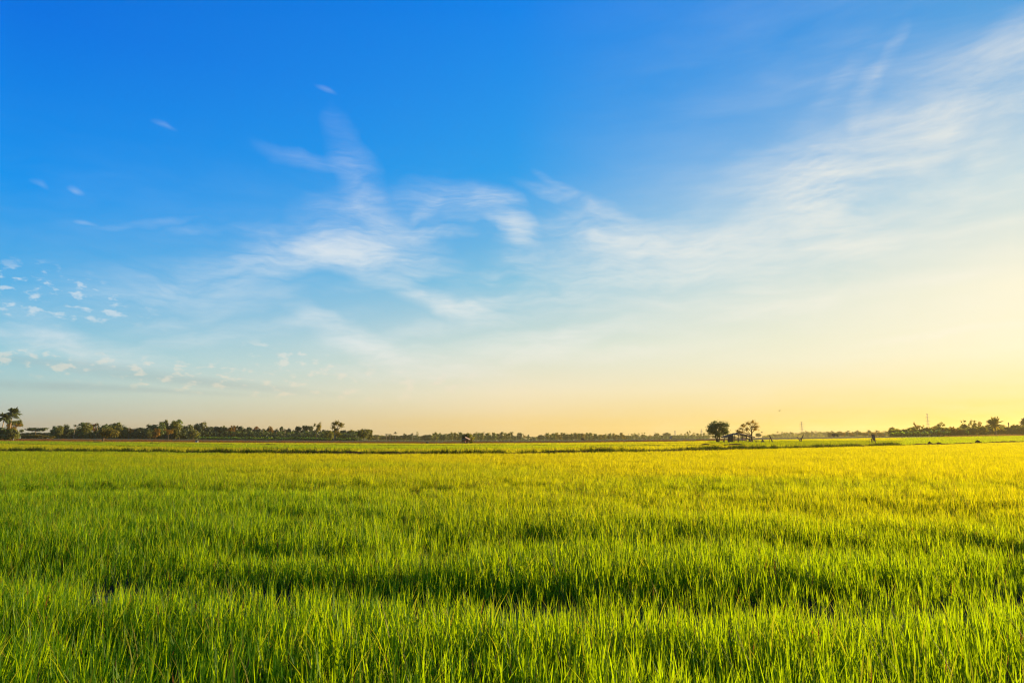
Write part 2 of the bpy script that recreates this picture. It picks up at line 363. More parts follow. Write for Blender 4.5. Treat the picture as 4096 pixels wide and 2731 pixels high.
# ------------------------------------------------------------------ ground sheet
def build_ground():
    rr = np.concatenate([np.linspace(0.5, 60, 25), np.linspace(66, 210, 30), np.linspace(214, 330, 24), np.linspace(350, 1500, 24), [2500, 4000, 7000, 12000]])
    nt_ = 200; th = np.linspace(-math.pi, math.pi, nt_, endpoint=False)
    verts = [(0, 0, 0)]
    RR, TH = np.meshgrid(rr, th, indexing='ij')
    Xs = RR * np.sin(TH); Yf = RR * np.cos(TH)
    Yq = np.where(np.abs(TH) < 0.75, Yf, RR * math.cos(0.75)); Xq = np.where(np.abs(TH) < 0.75, Xs, np.sign(TH) * RR * math.sin(0.75))
    Zs = zg(Xq, Yq)
    back = np.abs(TH) > 1.2
    Zs = np.where(back, np.minimum(Zs, 0.5), Zs)
    Zs = Zs - np.where(RR < 214, 0.06, 0.0)
    rough = rng.normal(0, 0.05, Zs.shape) * ((RR > 214) & (RR < 330))
    Zs = Zs + rough
    verts += list(zip(Xs.ravel().tolist(), Yf.ravel().tolist(), Zs.ravel().tolist()))
    faces = [(0, 1 + (j + 1) % nt_, 1 + j) for j in range(nt_)]
    for i in range(len(rr) - 1):
        a = 1 + i * nt_; b = a + nt_
        for j in range(nt_):
            k = (j + 1) % nt_
            faces.append((a + j, a + k, b + k, b + j))
    m = bpy.data.materials.new('ground'); nt, N, L = nodes_of(m)
    out = N.new('ShaderNodeOutputMaterial'); p = N.new('ShaderNodeBsdfPrincipled'); L.new(p.outputs[0], out.inputs[0])
    p.inputs['Roughness'].default_value = 0.95; p.inputs['Specular IOR Level'].default_value = 0.1
    geo = N.new('ShaderNodeNewGeometry'); sp = N.new('ShaderNodeSeparateXYZ'); L.new(geo.outputs['Position'], sp.inputs[0])
    ns = N.new('ShaderNodeTexNoise'); ns.inputs['Scale'].default_value = 0.12; ns.inputs['Detail'].default_value = 8; L.new(geo.outputs['Position'], ns.inputs['Vector'])
    yy = N.new('ShaderNodeMath'); yy.operation = 'MULTIPLY_ADD'; yy.inputs[1].default_value = 12.0; L.new(ns.outputs['Fac'], yy.inputs[0]); L.new(sp.outputs['Y'], yy.inputs[2])
    r = N.new('ShaderNodeMapRange'); r.inputs['From Min'].default_value = 0; r.inputs['From Max'].default_value = 600; L.new(yy.outputs[0], r.inputs['Value'])
    cr = N.new('ShaderNodeValToRGB'); L.new(r.outputs[0], cr.inputs[0]); e = cr.color_ramp.elements
    e[0].position = 0; e[0].color = (0.030, 0.024, 0.014, 1); e[1].position = 213 / 600; e[1].color = (0.035, 0.03, 0.012, 1)
    for pos, c in ((222 / 600, (0.26, 0.110, 0.030, 1)), (258 / 600, (0.20, 0.105, 0.032, 1)), (275 / 600, (0.09, 0.085, 0.02, 1)), (1.0, (0.06, 0.07, 0.02, 1))):
        k = e.new(pos); k.color = c
    n2 = N.new('ShaderNodeTexNoise'); n2.inputs['Scale'].default_value = 0.5; n2.inputs['Detail'].default_value = 8; L.new(geo.outputs['Position'], n2.inputs['Vector'])
    mr = N.new('ShaderNodeMapRange'); mr.inputs['From Min'].default_value = 0.3; mr.inputs['From Max'].default_value = 0.7; mr.inputs['To Min'].default_value = 0.45; mr.inputs['To Max'].default_value = 1.4; L.new(n2.outputs['Fac'], mr.inputs['Value'])
    mx = N.new('ShaderNodeMix'); mx.data_type = 'RGBA'; mx.blend_type = 'MULTIPLY'; mx.inputs['Factor'].default_value = 1; L.new(cr.outputs[0], mx.inputs['A']); L.new(mr.outputs[0], mx.inputs['B'])
    L.new(mx.outputs['Result'], p.inputs['Base Color'])
    o = obj('ground', mesh_np('ground', verts, faces, m, True)); tag(o, 'flat muddy farmland reaching out to the tree line', 'ground', kind='structure')
build_ground()

# ------------------------------------------------------------------ bund lines (photo column, distance)
def curve_pts(cps, step=1.0):
    pts = []
    for x, Y in cps:
        p = at(x, 1754, Y); pts.append((p.x, Y))
    pts = np.array(pts)
    # smooth: Catmull-Rom sampled
    out = []
    for i in range(len(pts) - 1):
        p0 = pts[max(i - 1, 0)]; p1 = pts[i]; p2 = pts[i + 1]; p3 = pts[min(i + 2, len(pts) - 1)]
        n = max(2, int(np.linalg.norm(p2 - p1) / step))
        for k in range(n):
            t = k / n
            out.append(0.5 * ((2 * p1) + (-p0 + p2) * t + (2 * p0 - 5 * p1 + 4 * p2 - p3) * t * t + (-p0 + 3 * p1 - 3 * p2 + p3) * t ** 3))
    out.append(pts[-1])
    return np.array(out)
BUND1 = curve_pts([(-900, 100), (-400, 90), (0, 83), (500, 75), (1000, 66.5), (1400, 63), (1800, 61.5), (2250, 64), (2600, 69), (2850, 76), (3000, 82), (3250, 92), (3500, 107), (3750, 120), (4096, 140), (4500, 160), (5000, 185)])
BUND2 = curve_pts([(-600, 175), (0, 160), (500, 128), (1000, 104), (1500, 92), (2000, 92), (2300, 99), (2600, 114), (2900, 126)])
BUND3 = curve_pts([(-400, 200), (300, 198), (700, 178), (1000, 163), (1500, 150), (2000, 147), (2200, 139), (2500, 131), (2700, 128), (2880, 127)])
def yb_of(curve, X):
    return np.interp(X, curve[:, 0], curve[:, 1])
def ridge(name, pts, width, height, mat, label, seed=0):
    r = np.random.default_rng(seed); n = len(pts)
    prof = [(-.5, -.15), (-.38, .45), (-.2, .92), (0, 1.0), (.2, .9), (.38, .4), (.5, -.15)]
    d = np.gradient(pts, axis=0); d /= np.linalg.norm(d, axis=1)[:, None]; nm = np.stack([-d[:, 1], d[:, 0]], 1)
    hh = height * (0.75 + 0.5 * np.interp(np.arange(n), np.arange(0, n + 8, 4), r.random(len(np.arange(0, n + 8, 4)))))
    V = []
    for i in range(n):
        zb = zg1(pts[i, 0], pts[i, 1])
        for (o, h) in prof:
            oo = o * width + r.normal(0, width * .03)
            V.append((pts[i, 0] + nm[i, 0] * oo, pts[i, 1] + nm[i, 1] * oo, zb + h * hh[i] + r.normal(0, height * .07)))
    m = len(prof); Fs = [(i * m + k, i * m + k + 1, (i + 1) * m + k + 1, (i + 1) * m + k) for i in range(n - 1) for k in range(m - 1)]
    o = obj(name, mesh_np(name, V, Fs, mat, True)); tag(o, label, 'earth bank', kind='structure'); return o
ridge('field_bank', BUND1, 1.6, 0.44, SOIL, 'low dark earth bank closing off the foreground rice', 1)
ridge('field_bank', BUND2, 1.0, 0.30, SOIL, 'thin low earth bank between the second and third rice plots', 2)
ridge('field_bank', BUND3, 1.1, 0.40, SOIL, 'broken dark earth bank at the far rice plots', 3)

# ------------------------------------------------------------------ paddy water
def build_water():
    m = bpy.data.materials.new('paddy_water'); nt, N, L = nodes_of(m)
    out = N.new('ShaderNodeOutputMaterial'); p = N.new('ShaderNodeBsdfPrincipled'); L.new(p.outputs[0], out.inputs[0])
    geo = N.new('ShaderNodeNewGeometry'); ns = N.new('ShaderNodeTexNoise'); ns.inputs['Scale'].default_value = 2.2; ns.inputs['Detail'].default_value = 6; L.new(geo.outputs['Position'], ns.inputs['Vector'])
    mr = N.new('ShaderNodeMapRange'); mr.inputs['From Min'].default_value = .36; mr.inputs['From Max'].default_value = .52; mr.inputs['To Min'].default_value = .25; mr.inputs['To Max'].default_value = .9; L.new(ns.outputs['Fac'], mr.inputs['Value'])
    L.new(mr.outputs[0], p.inputs['Roughness']); p.inputs['Base Color'].default_value = (0.020, 0.019, 0.006, 1); p.inputs['Specular IOR Level'].default_value = .08
    n2 = N.new('ShaderNodeTexNoise'); n2.inputs['Scale'].default_value = 9; n2.inputs['Detail'].default_value = 4; L.new(geo.outputs['Position'], n2.inputs['Vector'])
    b = N.new('ShaderNodeBump'); b.inputs['Strength'].default_value = .12; b.inputs['Distance'].default_value = .05; L.new(n2.outputs['Fac'], b.inputs['Height']); L.new(b.outputs[0], p.inputs['Normal'])
    V = []; Fs = []; n = len(BUND1)
    for (x, y) in BUND1: V.append((x, y, 0.0))
    for (x, y) in BUND1: V.append((x * 0.5, -4.0 if abs(x) < 60 else -4.0, 0.0))
    for i in range(n - 1): Fs.append((i, n + i, n + i + 1, i + 1))
    o = obj('water', mesh_np('water', V, Fs, m)); tag(o, 'shallow dark water standing between the rice stems', 'water', kind='structure')
build_water()

# ------------------------------------------------------------------ rice
def blade_mesh(name, mat, plants, blades, area, hmean, wmean, seg=3, lean=0.30, spread=0.05, hvar=0.22, seed=0, stems=True):
    """a patch of plants: AREA metres square, PLANTS in it, BLADES thin curved leaves each"""
    r = np.random.default_rng(seed); V = []; Fs = []; T = []
    for _ in range(plants):
        cx, cy_ = (r.random(2) - .5) * area; ph = 1 + r.normal(0, 0.10)
        for b in range(blades):
            a = r.random() * math.tau; h = max(0.12, hmean * ph * (1 + r.normal(0, hvar))); w = wmean * (0.7 + 0.6 * r.random())
            if r.random() < 0.25: h *= 0.6
            bx, by = cx + r.normal(0, spread), cy_ + r.normal(0, spread)
            ln = abs(r.normal(0.0, lean)) + 0.05; curl = 0.4 + 1.5 * r.random() ** 2
            yaw = a + math.pi / 2 + r.normal(0, 0.5); sx, sy = math.cos(yaw), math.sin(yaw); tint = r.random()
            base = len(V)
            for k in range(seg + 1):
                t = k / seg
                out = h * ln * (0.35 * t + 0.65 * t ** (1 + curl)); z = h * (t - 0.28 * ln * t ** 3)
                px, py = bx + math.cos(a) * out, by + math.sin(a) * out
                ww = w * (0.55 + 0.9 * t - 1.45 * t ** 3) if k < seg else 0
                if k < seg:
                    V.append((px - sx * ww / 2, py - sy * ww / 2, z)); V.append((px + sx * ww / 2, py + sy * ww / 2, z)); T += [tint, tint]
                else:
                    V.append((px, py, z)); T.append(tint)
            for k in range(seg - 1): Fs.append((base + 2 * k, base + 2 * k + 1, base + 2 * k + 3, base + 2 * k + 2))
            Fs.append((base + 2 * seg - 2, base + 2 * seg - 1, base + 2 * seg))
    me = mesh_np(name, V, Fs, mat)
    at_ = me.attributes.new('tint', 'FLOAT', 'POINT'); at_.data.foreach_set('value', np.array(T, np.float32))
    return me

def instancer(name, pos, rotz, scl, idx, meshes, label, cat, tilt=None, ripe_glow_amt=None):
    """one object of kind stuff: MESHES copied onto the points by a geometry-nodes modifier"""
    n = len(pos); me = bpy.data.meshes.new(name); me.vertices.add(n)
    me.vertices.foreach_set('co', np.asarray(pos, np.float32).ravel())
    rot = np.zeros((n, 3), np.float32); rot[:, 2] = rotz
    if tilt is not None: rot[:, 0:2] = tilt
    a = me.attributes.new('rot', 'FLOAT_VECTOR', 'POINT'); a.data.foreach_set('vector', rot.ravel())
    a = me.attributes.new('scl', 'FLOAT_VECTOR', 'POINT'); a.data.foreach_set('vector', np.asarray(scl, np.float32).ravel())
    a = me.attributes.new('idx', 'INT', 'POINT'); a.data.foreach_set('value', np.asarray(idx, np.int32))
    if ripe_glow_amt is not None:
        a = me.attributes.new('ripe_glow', 'FLOAT', 'POINT'); a.data.foreach_set('value', np.asarray(ripe_glow_amt, np.float32))
    o = obj(name, me)
    ng = bpy.data.node_groups.new(name, 'GeometryNodeTree'); ng.interface.new_socket('Geometry', in_out='INPUT', socket_type='NodeSocketGeometry'); ng.interface.new_socket('Geometry', in_out='OUTPUT', socket_type='NodeSocketGeometry')
    N, L = ng.nodes, ng.links; gi = N.new('NodeGroupInput'); go = N.new('NodeGroupOutput')
    j = N.new('GeometryNodeJoinGeometry')
    for k, m in reversed(list(enumerate(meshes))):
        so = bpy.data.objects.new(name + '_tuft', m)
        oi = N.new('GeometryNodeObjectInfo'); oi.inputs['Object'].default_value = so; oi.inputs['As Instance'].default_value = False
        g2 = N.new('GeometryNodeGeometryToInstance'); L.new(oi.outputs['Geometry'], g2.inputs[0]); L.new(g2.outputs[0], j.inputs[0])
    ip = N.new('GeometryNodeInstanceOnPoints'); L.new(gi.outputs[0], ip.inputs['Points']); L.new(j.outputs[0], ip.inputs['Instance']); ip.inputs['Pick Instance'].default_value = True
    def na(nm, dt):
        q = N.new('GeometryNodeInputNamedAttribute'); q.data_type = dt; q.inputs['Name'].default_value = nm
        return [s for s in q.outputs if s.enabled and s.name == 'Attribute'][0]
    L.new(na('idx', 'INT'), ip.inputs['Instance Index']); L.new(na('rot', 'FLOAT_VECTOR'), ip.inputs['Rotation']); L.new(na('scl', 'FLOAT_VECTOR'), ip.inputs['Scale'])
    L.new(ip.outputs[0], go.inputs[0])
    md = o.modifiers.new('tufts', 'NODES'); md.node_group = ng
    tag(o, label, cat, kind='stuff'); return o

def vnoise(x, y, s, seed):
    """smooth value noise in 0..1"""
    r = np.random.default_rng(seed); g = r.random((64, 64)); x = x / s; y = y / s
    xi = np.floor(x).astype(int); yi = np.floor(y).astype(int); fx = x - xi; fy = y - yi
    fx = fx * fx * (3 - 2 * fx); fy = fy * fy * (3 - 2 * fy)
    def q(i, j): return g[(xi + i) % 64, (yi + j) % 64]
    return (q(0, 0) * (1 - fx) + q(1, 0) * fx) * (1 - fy) + (q(0, 1) * (1 - fx) + q(1, 1) * fx) * fy

def gap_field(x, y):
    """0 = full stand, 1 = bare: the thin places of the stand"""
    t = x / np.maximum(y, 1)
    lane = np.interp(t, [-.8, -.5, -.25, 0, .3, .5, .8], [7.9, 7.4, 6.9, 6.5, 6.4, 6.55, 6.8])
    wob = (vnoise(x, y, 1.6, 5) - .5) * .4
    g1 = np.exp(-((y - lane - wob) / np.interp(t, [-.7, -.4, .0, .7], [.9, .85, .80, .95])) ** 2) * (1.15 + .4 * vnoise(x, y, 1.7, 9))
    g2 = np.exp(-((y - 9.1 - 1.2 * (vnoise(x, y, 2.5, 6) - .5)) / .8) ** 2) * np.interp(t, [-.75, -.5, -.35, -.1, .1, .3, .45, .6], [.3, .55, .95, .8, .4, .6, .95, .7])
    g3 = np.exp(-((y - 19 - 2 * (vnoise(x, y, 4, 7) - .5)) / 1.6) ** 2) * np.interp(t, [-.7, -.5, -.2, .1], [.5, .75, .6, .15])
    g4 = np.clip((vnoise(x, y, .9, 8) - .66) * 2.2, 0, 1) + np.clip((vnoise(x, y, 2.6, 18) - .68) * 2.0, 0, 1)
    g5 = .6 * np.exp(-((y - 13.2 - 1.5 * (vnoise(x, y, 3, 17) - .5)) / .7) ** 2) * np.clip(2.2 * vnoise(x, y, 5, 19) - .5, 0, 1)
    return np.clip(g1 + g5 + g2 + g3 + .7 * g4, 0, 1)

def wedge(y0, y1, cell, slope=0.95, margin=4.0):
    ys = np.arange(y0, y1, cell); P = []
    for y in ys:
        hw = slope * y + margin; xs = np.arange(-hw, hw, cell); P.append(np.stack([xs, np.full_like(xs, y)], 1))
    P = np.concatenate(P); return P + (rng.random(P.shape) - .5) * cell

def rice_height(x, y):
    return 0.88 + 0.16 * vnoise(x, y, 3.1, 11) + 0.14 * vnoise(x, y, 9.0, 12)

def ripe_glow(x, y):
    """warm glow painted into the leaf colour, growing to the right and with distance"""
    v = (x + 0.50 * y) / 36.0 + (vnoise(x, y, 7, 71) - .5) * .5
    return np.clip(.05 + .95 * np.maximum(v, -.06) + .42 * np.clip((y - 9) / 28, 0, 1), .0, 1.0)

def build_rice():
    near_m = [blade_mesh('rice_plant', RICE, 1, 7, 0.02, 0.35, 0.0108, 4, 0.17, 0.013, 0.22, s) for s in range(12)]
    P = wedge(1.2, 16, 0.058, 0.90, 4.0)
    g = gap_field(P[:, 0], P[:, 1]); tuftn = .55 * vnoise(P[:, 0], P[:, 1], .24, 51) + .45 * vnoise(P[:, 0], P[:, 1], .55, 52)
    keep = (rng.random(len(P)) > g * 0.58) & (rng.random(len(P)) < np.clip(4.2 * (tuftn - .22), .26, 1)); P = P[keep]; g = g[keep]; tuftn = tuftn[keep]
    n = len(P); hs = rice_height(P[:, 0], P[:, 1]) * (1 - 0.42 * g) * (0.82 + 0.2 * rng.random(n) + .16 * tuftn)
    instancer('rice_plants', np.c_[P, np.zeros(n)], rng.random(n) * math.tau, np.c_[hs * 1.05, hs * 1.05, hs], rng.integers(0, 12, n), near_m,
              'knee high green rice plants with curved leaves standing in water nearest the camera', 'rice', tilt=rng.normal(0, .07, (n, 2)), ripe_glow_amt=ripe_glow(P[:, 0], P[:, 1]))
    mid_m = [blade_mesh('rice_patch', RICE, 40, 8, 0.42, 0.355, 0.0105, 3, 0.20, 0.02, 0.18, 40 + s) for s in range(10)]
    P = wedge(16, 46, 0.40, 0.92, 3.0)
    g = gap_field(P[:, 0], P[:, 1]); keep = rng.random(len(P)) > g * 0.6; P = P[keep]; g = g[keep]; n = len(P)
    hs = rice_height(P[:, 0], P[:, 1]) * (1 - .38 * g) * (0.92 + 0.16 * rng.random(n))
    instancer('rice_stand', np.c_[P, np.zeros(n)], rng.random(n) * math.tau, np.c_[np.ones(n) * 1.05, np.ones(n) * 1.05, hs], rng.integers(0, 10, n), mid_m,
              'dense green rice stand in the middle of the large foreground field', 'rice', tilt=rng.normal(0, .04, (n, 2)), ripe_glow_amt=ripe_glow(P[:, 0], P[:, 1]))
    far_m = [blade_mesh('rice_patch', RICE, 90, 7, 1.0, 0.37, 0.016, 2, 0.30, 0.03, 0.18, 60 + s) for s in range(8)]
    P = wedge(46, 190, 0.95, 0.88, 4.0); yb = yb_of(BUND1, P[:, 0]); P = P[P[:, 1] < yb - 1.3]; n = len(P)
    hs = rice_height(P[:, 0], P[:, 1]) * (0.94 + 0.12 * rng.random(n))
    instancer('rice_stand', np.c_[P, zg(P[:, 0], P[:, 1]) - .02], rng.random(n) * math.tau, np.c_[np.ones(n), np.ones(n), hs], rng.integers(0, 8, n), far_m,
              'dense golden green rice stand running up to the long grassy bank', 'rice', ripe_glow_amt=ripe_glow(P[:, 0], P[:, 1]))
    # plots beyond the first bank
    b_m = [blade_mesh('rice_patch', RICE, 70, 6, 2.6, 0.42, 0.055, 2, 0.32, 0.06, 0.18, 80 + s) for s in range(6)]
    P = wedge(60, YEND + 22, 2.1, 0.86, 4.0); px = 2048 + P[:, 0] / P[:, 1] * F0 / .99
    yend = np.interp(px, [0, 2900, 3500, 4200], [YEND - 2, YEND - 2, YEND + 10, YEND + 20])
    b1 = yb_of(BUND1, P[:, 0]); b2 = yb_of(BUND2, P[:, 0]); b3 = yb_of(BUND3, P[:, 0])
    island = (px > 2840) & (px < 3600) & (P[:, 1] > np.interp(px, [2840, 2950, 3250, 3600], [150, 118, 112, 128])) & (P[:, 1] < np.interp(px, [2840, 2990, 3060, 3600], [202, 194, 176, 165]))
    ok = (P[:, 1] > b1 + 1.2) & (P[:, 1] < yend) & (np.abs(P[:, 1] - b2) > 0.9) & (np.abs(P[:, 1] - b3) > 1.0) & ~island
    P = P[ok]; px = px[ok]; b2 = b2[ok]; b3 = b3[ok]; n = len(P)
    hs = 0.95 + 0.1 * rng.random(n)
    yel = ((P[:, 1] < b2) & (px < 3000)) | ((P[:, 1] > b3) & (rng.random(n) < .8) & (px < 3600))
    rp = np.where(yel, .70, .28) + .30 * np.clip((px - 1500) / 1500, 0, 1) - .22 * np.clip((px - 3450) / 200, 0, 1)  # plots' own ripeness, plus warm glow painted in toward the right
    instancer('rice_strips', np.c_[P, zg(P[:, 0], P[:, 1]) - .03], rng.random(n) * math.tau, np.c_[np.ones(n), np.ones(n), hs], rng.integers(0, 6, n), b_m, 'green and yellow rice plots in strips beyond the long grassy bank', 'rice', ripe_glow_amt=rp)
    # grass on the banks
    gm = [blade_mesh('bank_grass', BUNDG, 12, 9, 0.5, 0.40, 0.022, 3, 0.55, 0.04, 0.35, 120 + s) for s in range(6)]
    pos = []; 
    for C, wd, dens, hmul in ((BUND1, 1.5, 7.0, 1.0), (BUND2, 1.0, 1.6, .75), (BUND3, 1.0, 1.0, .6)):
        d = np.gradient(C, axis=0); ln = np.linalg.norm(d, axis=1); cum = np.cumsum(ln); tot = cum[-1]; k = int(tot * dens)
        s = rng.random(k) * tot; cx = np.interp(s, cum, C[:, 0]); cyy = np.interp(s, cum, C[:, 1]); o = (rng.random(k) - .5) * wd
        pxx = 2048 + cx / cyy * F0 / .99
        hh = hmul * (0.8 + 0.5 * vnoise(cx, cyy, 5, 31)) * np.where((C is BUND1) & (pxx > 3600), .45, 1.0)
        z = zg(cx, cyy) + (0.30 if C is BUND1 else 0.2) * np.clip(1 - np.abs(o) / (wd * .5), 0, 1) - .03
        kp = np.ones(k, bool) if C is BUND1 else vnoise(cx, cyy, 7, 33) > .35
        pos.append(np.c_[cx, cyy + o, z, hh][kp])
    Q = np.concatenate(pos); k = len(Q)
    instancer('bank_grass', Q[:, :3], rng.random(k) * math.tau, np.c_[Q[:, 3], Q[:, 3], Q[:, 3]], rng.integers(0, 6, k), gm, 'dark green wild grass along the low earth banks', 'grass')
    # short grass rise that carries the open shed
    P = wedge(108, 214, 1.0, 0.6, 2); px = 2048 + P[:, 0] / P[:, 1] * F0 / .99
    lo = np.interp(px, [2840, 2950, 3250, 3600], [150, 118, 112, 128]); hi = np.interp(px, [2840, 2990, 3060, 3600], [202, 194, 176, 165])
    P = P[(px > 2840) & (px < 3600 - 160 * rng.random(len(P)) ** 2) & (P[:, 1] > lo - 1) & (P[:, 1] < hi)]; k = len(P)
    g2 = [blade_mesh('short_grass', RISEG, 30, 8, 1.2, 0.30, 0.04, 2, 0.6, 0.05, 0.35, 140 + s) for s in range(5)]
    instancer('short_grass', np.c_[P, zg(P[:, 0], P[:, 1]) + .12], rng.random(k) * math.tau, np.c_[np.ones(k) * 1.2, np.ones(k) * 1.2, .5 + .7 * rng.random(k)], rng.integers(0, 5, k), g2, 'short dark grass on the rise around the open shed', 'grass')
    # dry reddish grass strip
    P = wedge(YEND - 1, 262, 1.5, 0.80, 4); px = 2048 + P[:, 0] / P[:, 1] * F0 / .99
    kp = (px < 2950) & (rng.random(len(P)) < .75 * (.35 + vnoise(P[:, 0], P[:, 1], 9, 41))); P = P[kp]; k = len(P)
    g3 = [blade_mesh('dry_grass', DRYG, 18, 8, 1.3, 0.26, 0.07, 2, 0.5, 0.08, 0.35, 160 + s) for s in range(5)]
    instancer('dry_grass', np.c_[P, zg(P[:, 0], P[:, 1]) - .05], rng.random(k) * math.tau, np.c_[np.ones(k), np.ones(k), .5 + .9 * rng.random(k)], rng.integers(0, 5, k), g3, 'dry reddish brown grass strip at the far edge of the fields', 'dry grass')
    # straw coloured edge at the right
    P = wedge(228, 262, 1.3, 0.85, 4); px = 2048 + P[:, 0] / P[:, 1] * F0 / .99
    P = P[(px > 3770) & (px < 4400)]; k = len(P); ww = vnoise(P[:, 0], P[:, 1], 12, 44)
    g4 = [blade_mesh('straw', STRAW, 18, 8, 1.2, 0.5, 0.08, 2, 0.6, 0.08, 0.35, 170 + s) for s in range(4)]
    instancer('straw_edge', np.c_[P, zg(P[:, 0], P[:, 1]) - .05], rng.random(k) * math.tau, np.c_[np.ones(k), np.ones(k), .35 + 1.1 * ww], rng.integers(0, 4, k), g4, 'straw coloured dry grass edge below the fan palm', 'dry grass')
build_rice()

# ------------------------------------------------------------------ trees
def leaf_quads(pts, size, r, flat=0.0, elong=1.0, out=None):
    """one kite-shaped leaf spray per point"""
    n = len(pts); a = r.normal(size=(n, 3)); a[:, 2] *= (1 - flat); a /= np.linalg.norm(a, axis=1)[:, None] + 1e-9
    if out is not None:
        nn = out + r.normal(size=(n, 3)) * .55; nn /= np.linalg.norm(nn, axis=1)[:, None] + 1e-9
        a -= (a * nn).sum(1)[:, None] * nn; a /= np.linalg.norm(a, axis=1)[:, None] + 1e-9
        b = np.cross(nn, a)
    else: b = r.normal(size=(n, 3)); b[:, 2] *= (1 - flat)
    b -= (a * b).sum(1)[:, None] * a; b /= np.linalg.norm(b, axis=1)[:, None] + 1e-9
    s = size * (0.55 + 0.9 * r.random(n))[:, None]
    V = np.stack([pts - a * s * elong, pts + b * s * .55 - a * s * .1, pts + a * s * elong, pts - b * s * .55 + a * s * .15], 1).reshape(-1, 3)
    Fs = (np.arange(n)[:, None] * 4 + np.arange(4)[None, :])
    return V, Fs
def crown_mesh(name, mat, lobes, nclump, nleaf, rclump, size, seed, flat=0.0, elong=1.0, shell=0.55, zmin=None):
    """LOBES: ellipsoids (cx,cy,cz,rx,ry,rz); clumps of leaf sprays spread through them"""
    r = np.random.default_rng(seed); lobes = np.array(lobes, float); vol = np.prod(lobes[:, 3:], axis=1) ** .67; pr = vol / vol.sum()
    k = r.choice(len(lobes), nclump, p=pr); d = r.normal(size=(nclump, 3)); d /= np.linalg.norm(d, axis=1)[:, None]
    rad = (shell + (1 - shell) * r.random(nclump))[:, None]
    c = lobes[k, :3] + d * lobes[k, 3:] * rad
    cs = rclump * (0.5 + r.random(nclump))
    lo_ = r.normal(size=(nclump * nleaf, 3)); pts = np.repeat(c, nleaf, 0) + lo_ * np.repeat(cs, nleaf)[:, None] * np.array([1, 1, .75])
    dn = d / lobes[k, 3:]; dn /= np.linalg.norm(dn, axis=1)[:, None]; out = np.repeat(dn, nleaf, 0) + .55 * lo_ + np.array([0, 0, .25])
    if zmin is not None: pts[:, 2] = np.maximum(pts[:, 2], zmin + r.random(len(pts)) * .03)
    V, Fs = leaf_quads(pts, size, r, flat, elong, out)
    me = mesh_np(name, V, Fs, mat)
    ct = r.random(nclump); t = np.repeat(np.repeat(ct, nleaf) * .55 + .45 * r.random(nclump * nleaf), 4)
    a = me.attributes.new('tint', 'FLOAT', 'POINT'); a.data.foreach_set('value', t.astype(np.float32))
    return me, c
def trunk_mesh(name, mat, base_r, top, limbs, seed, lean=(0, 0), forks=1):
    r = np.random.default_rng(seed); mb = MB()
    for f in range(forks):
        off = Vector(((f - (forks - 1) / 2) * base_r * 2.0, r.normal(0, base_r * .5), 0))
        tp = Vector((lean[0], lean[1], top)) + (off * 2.2 if forks > 1 else Vector((0, 0, 0)))
        pts = [off + (tp - off) * t + Vector((r.normal(0, .012), r.normal(0, .012), 0)) * (1 if 0 < t < 1 else 0) for t in (-0.04, .08, .35, .7, 1)]
        mb.tube(pts, [base_r * q for q in (1.5, 1.1, .85, .7, .5)], 6)
    for c in limbs:
        c = Vector(c); s = Vector((lean[0], lean[1], top)) * r.uniform(.62, .98); s.z = min(s.z, c.z)
        mid = s.lerp(c, .5) + Vector((0, 0, .15 * (c - s).length))
        mb.tube([s, mid, c], [base_r * .45, base_r * .28, base_r * .1], 5)
    return mb.mesh(name, mat, True)

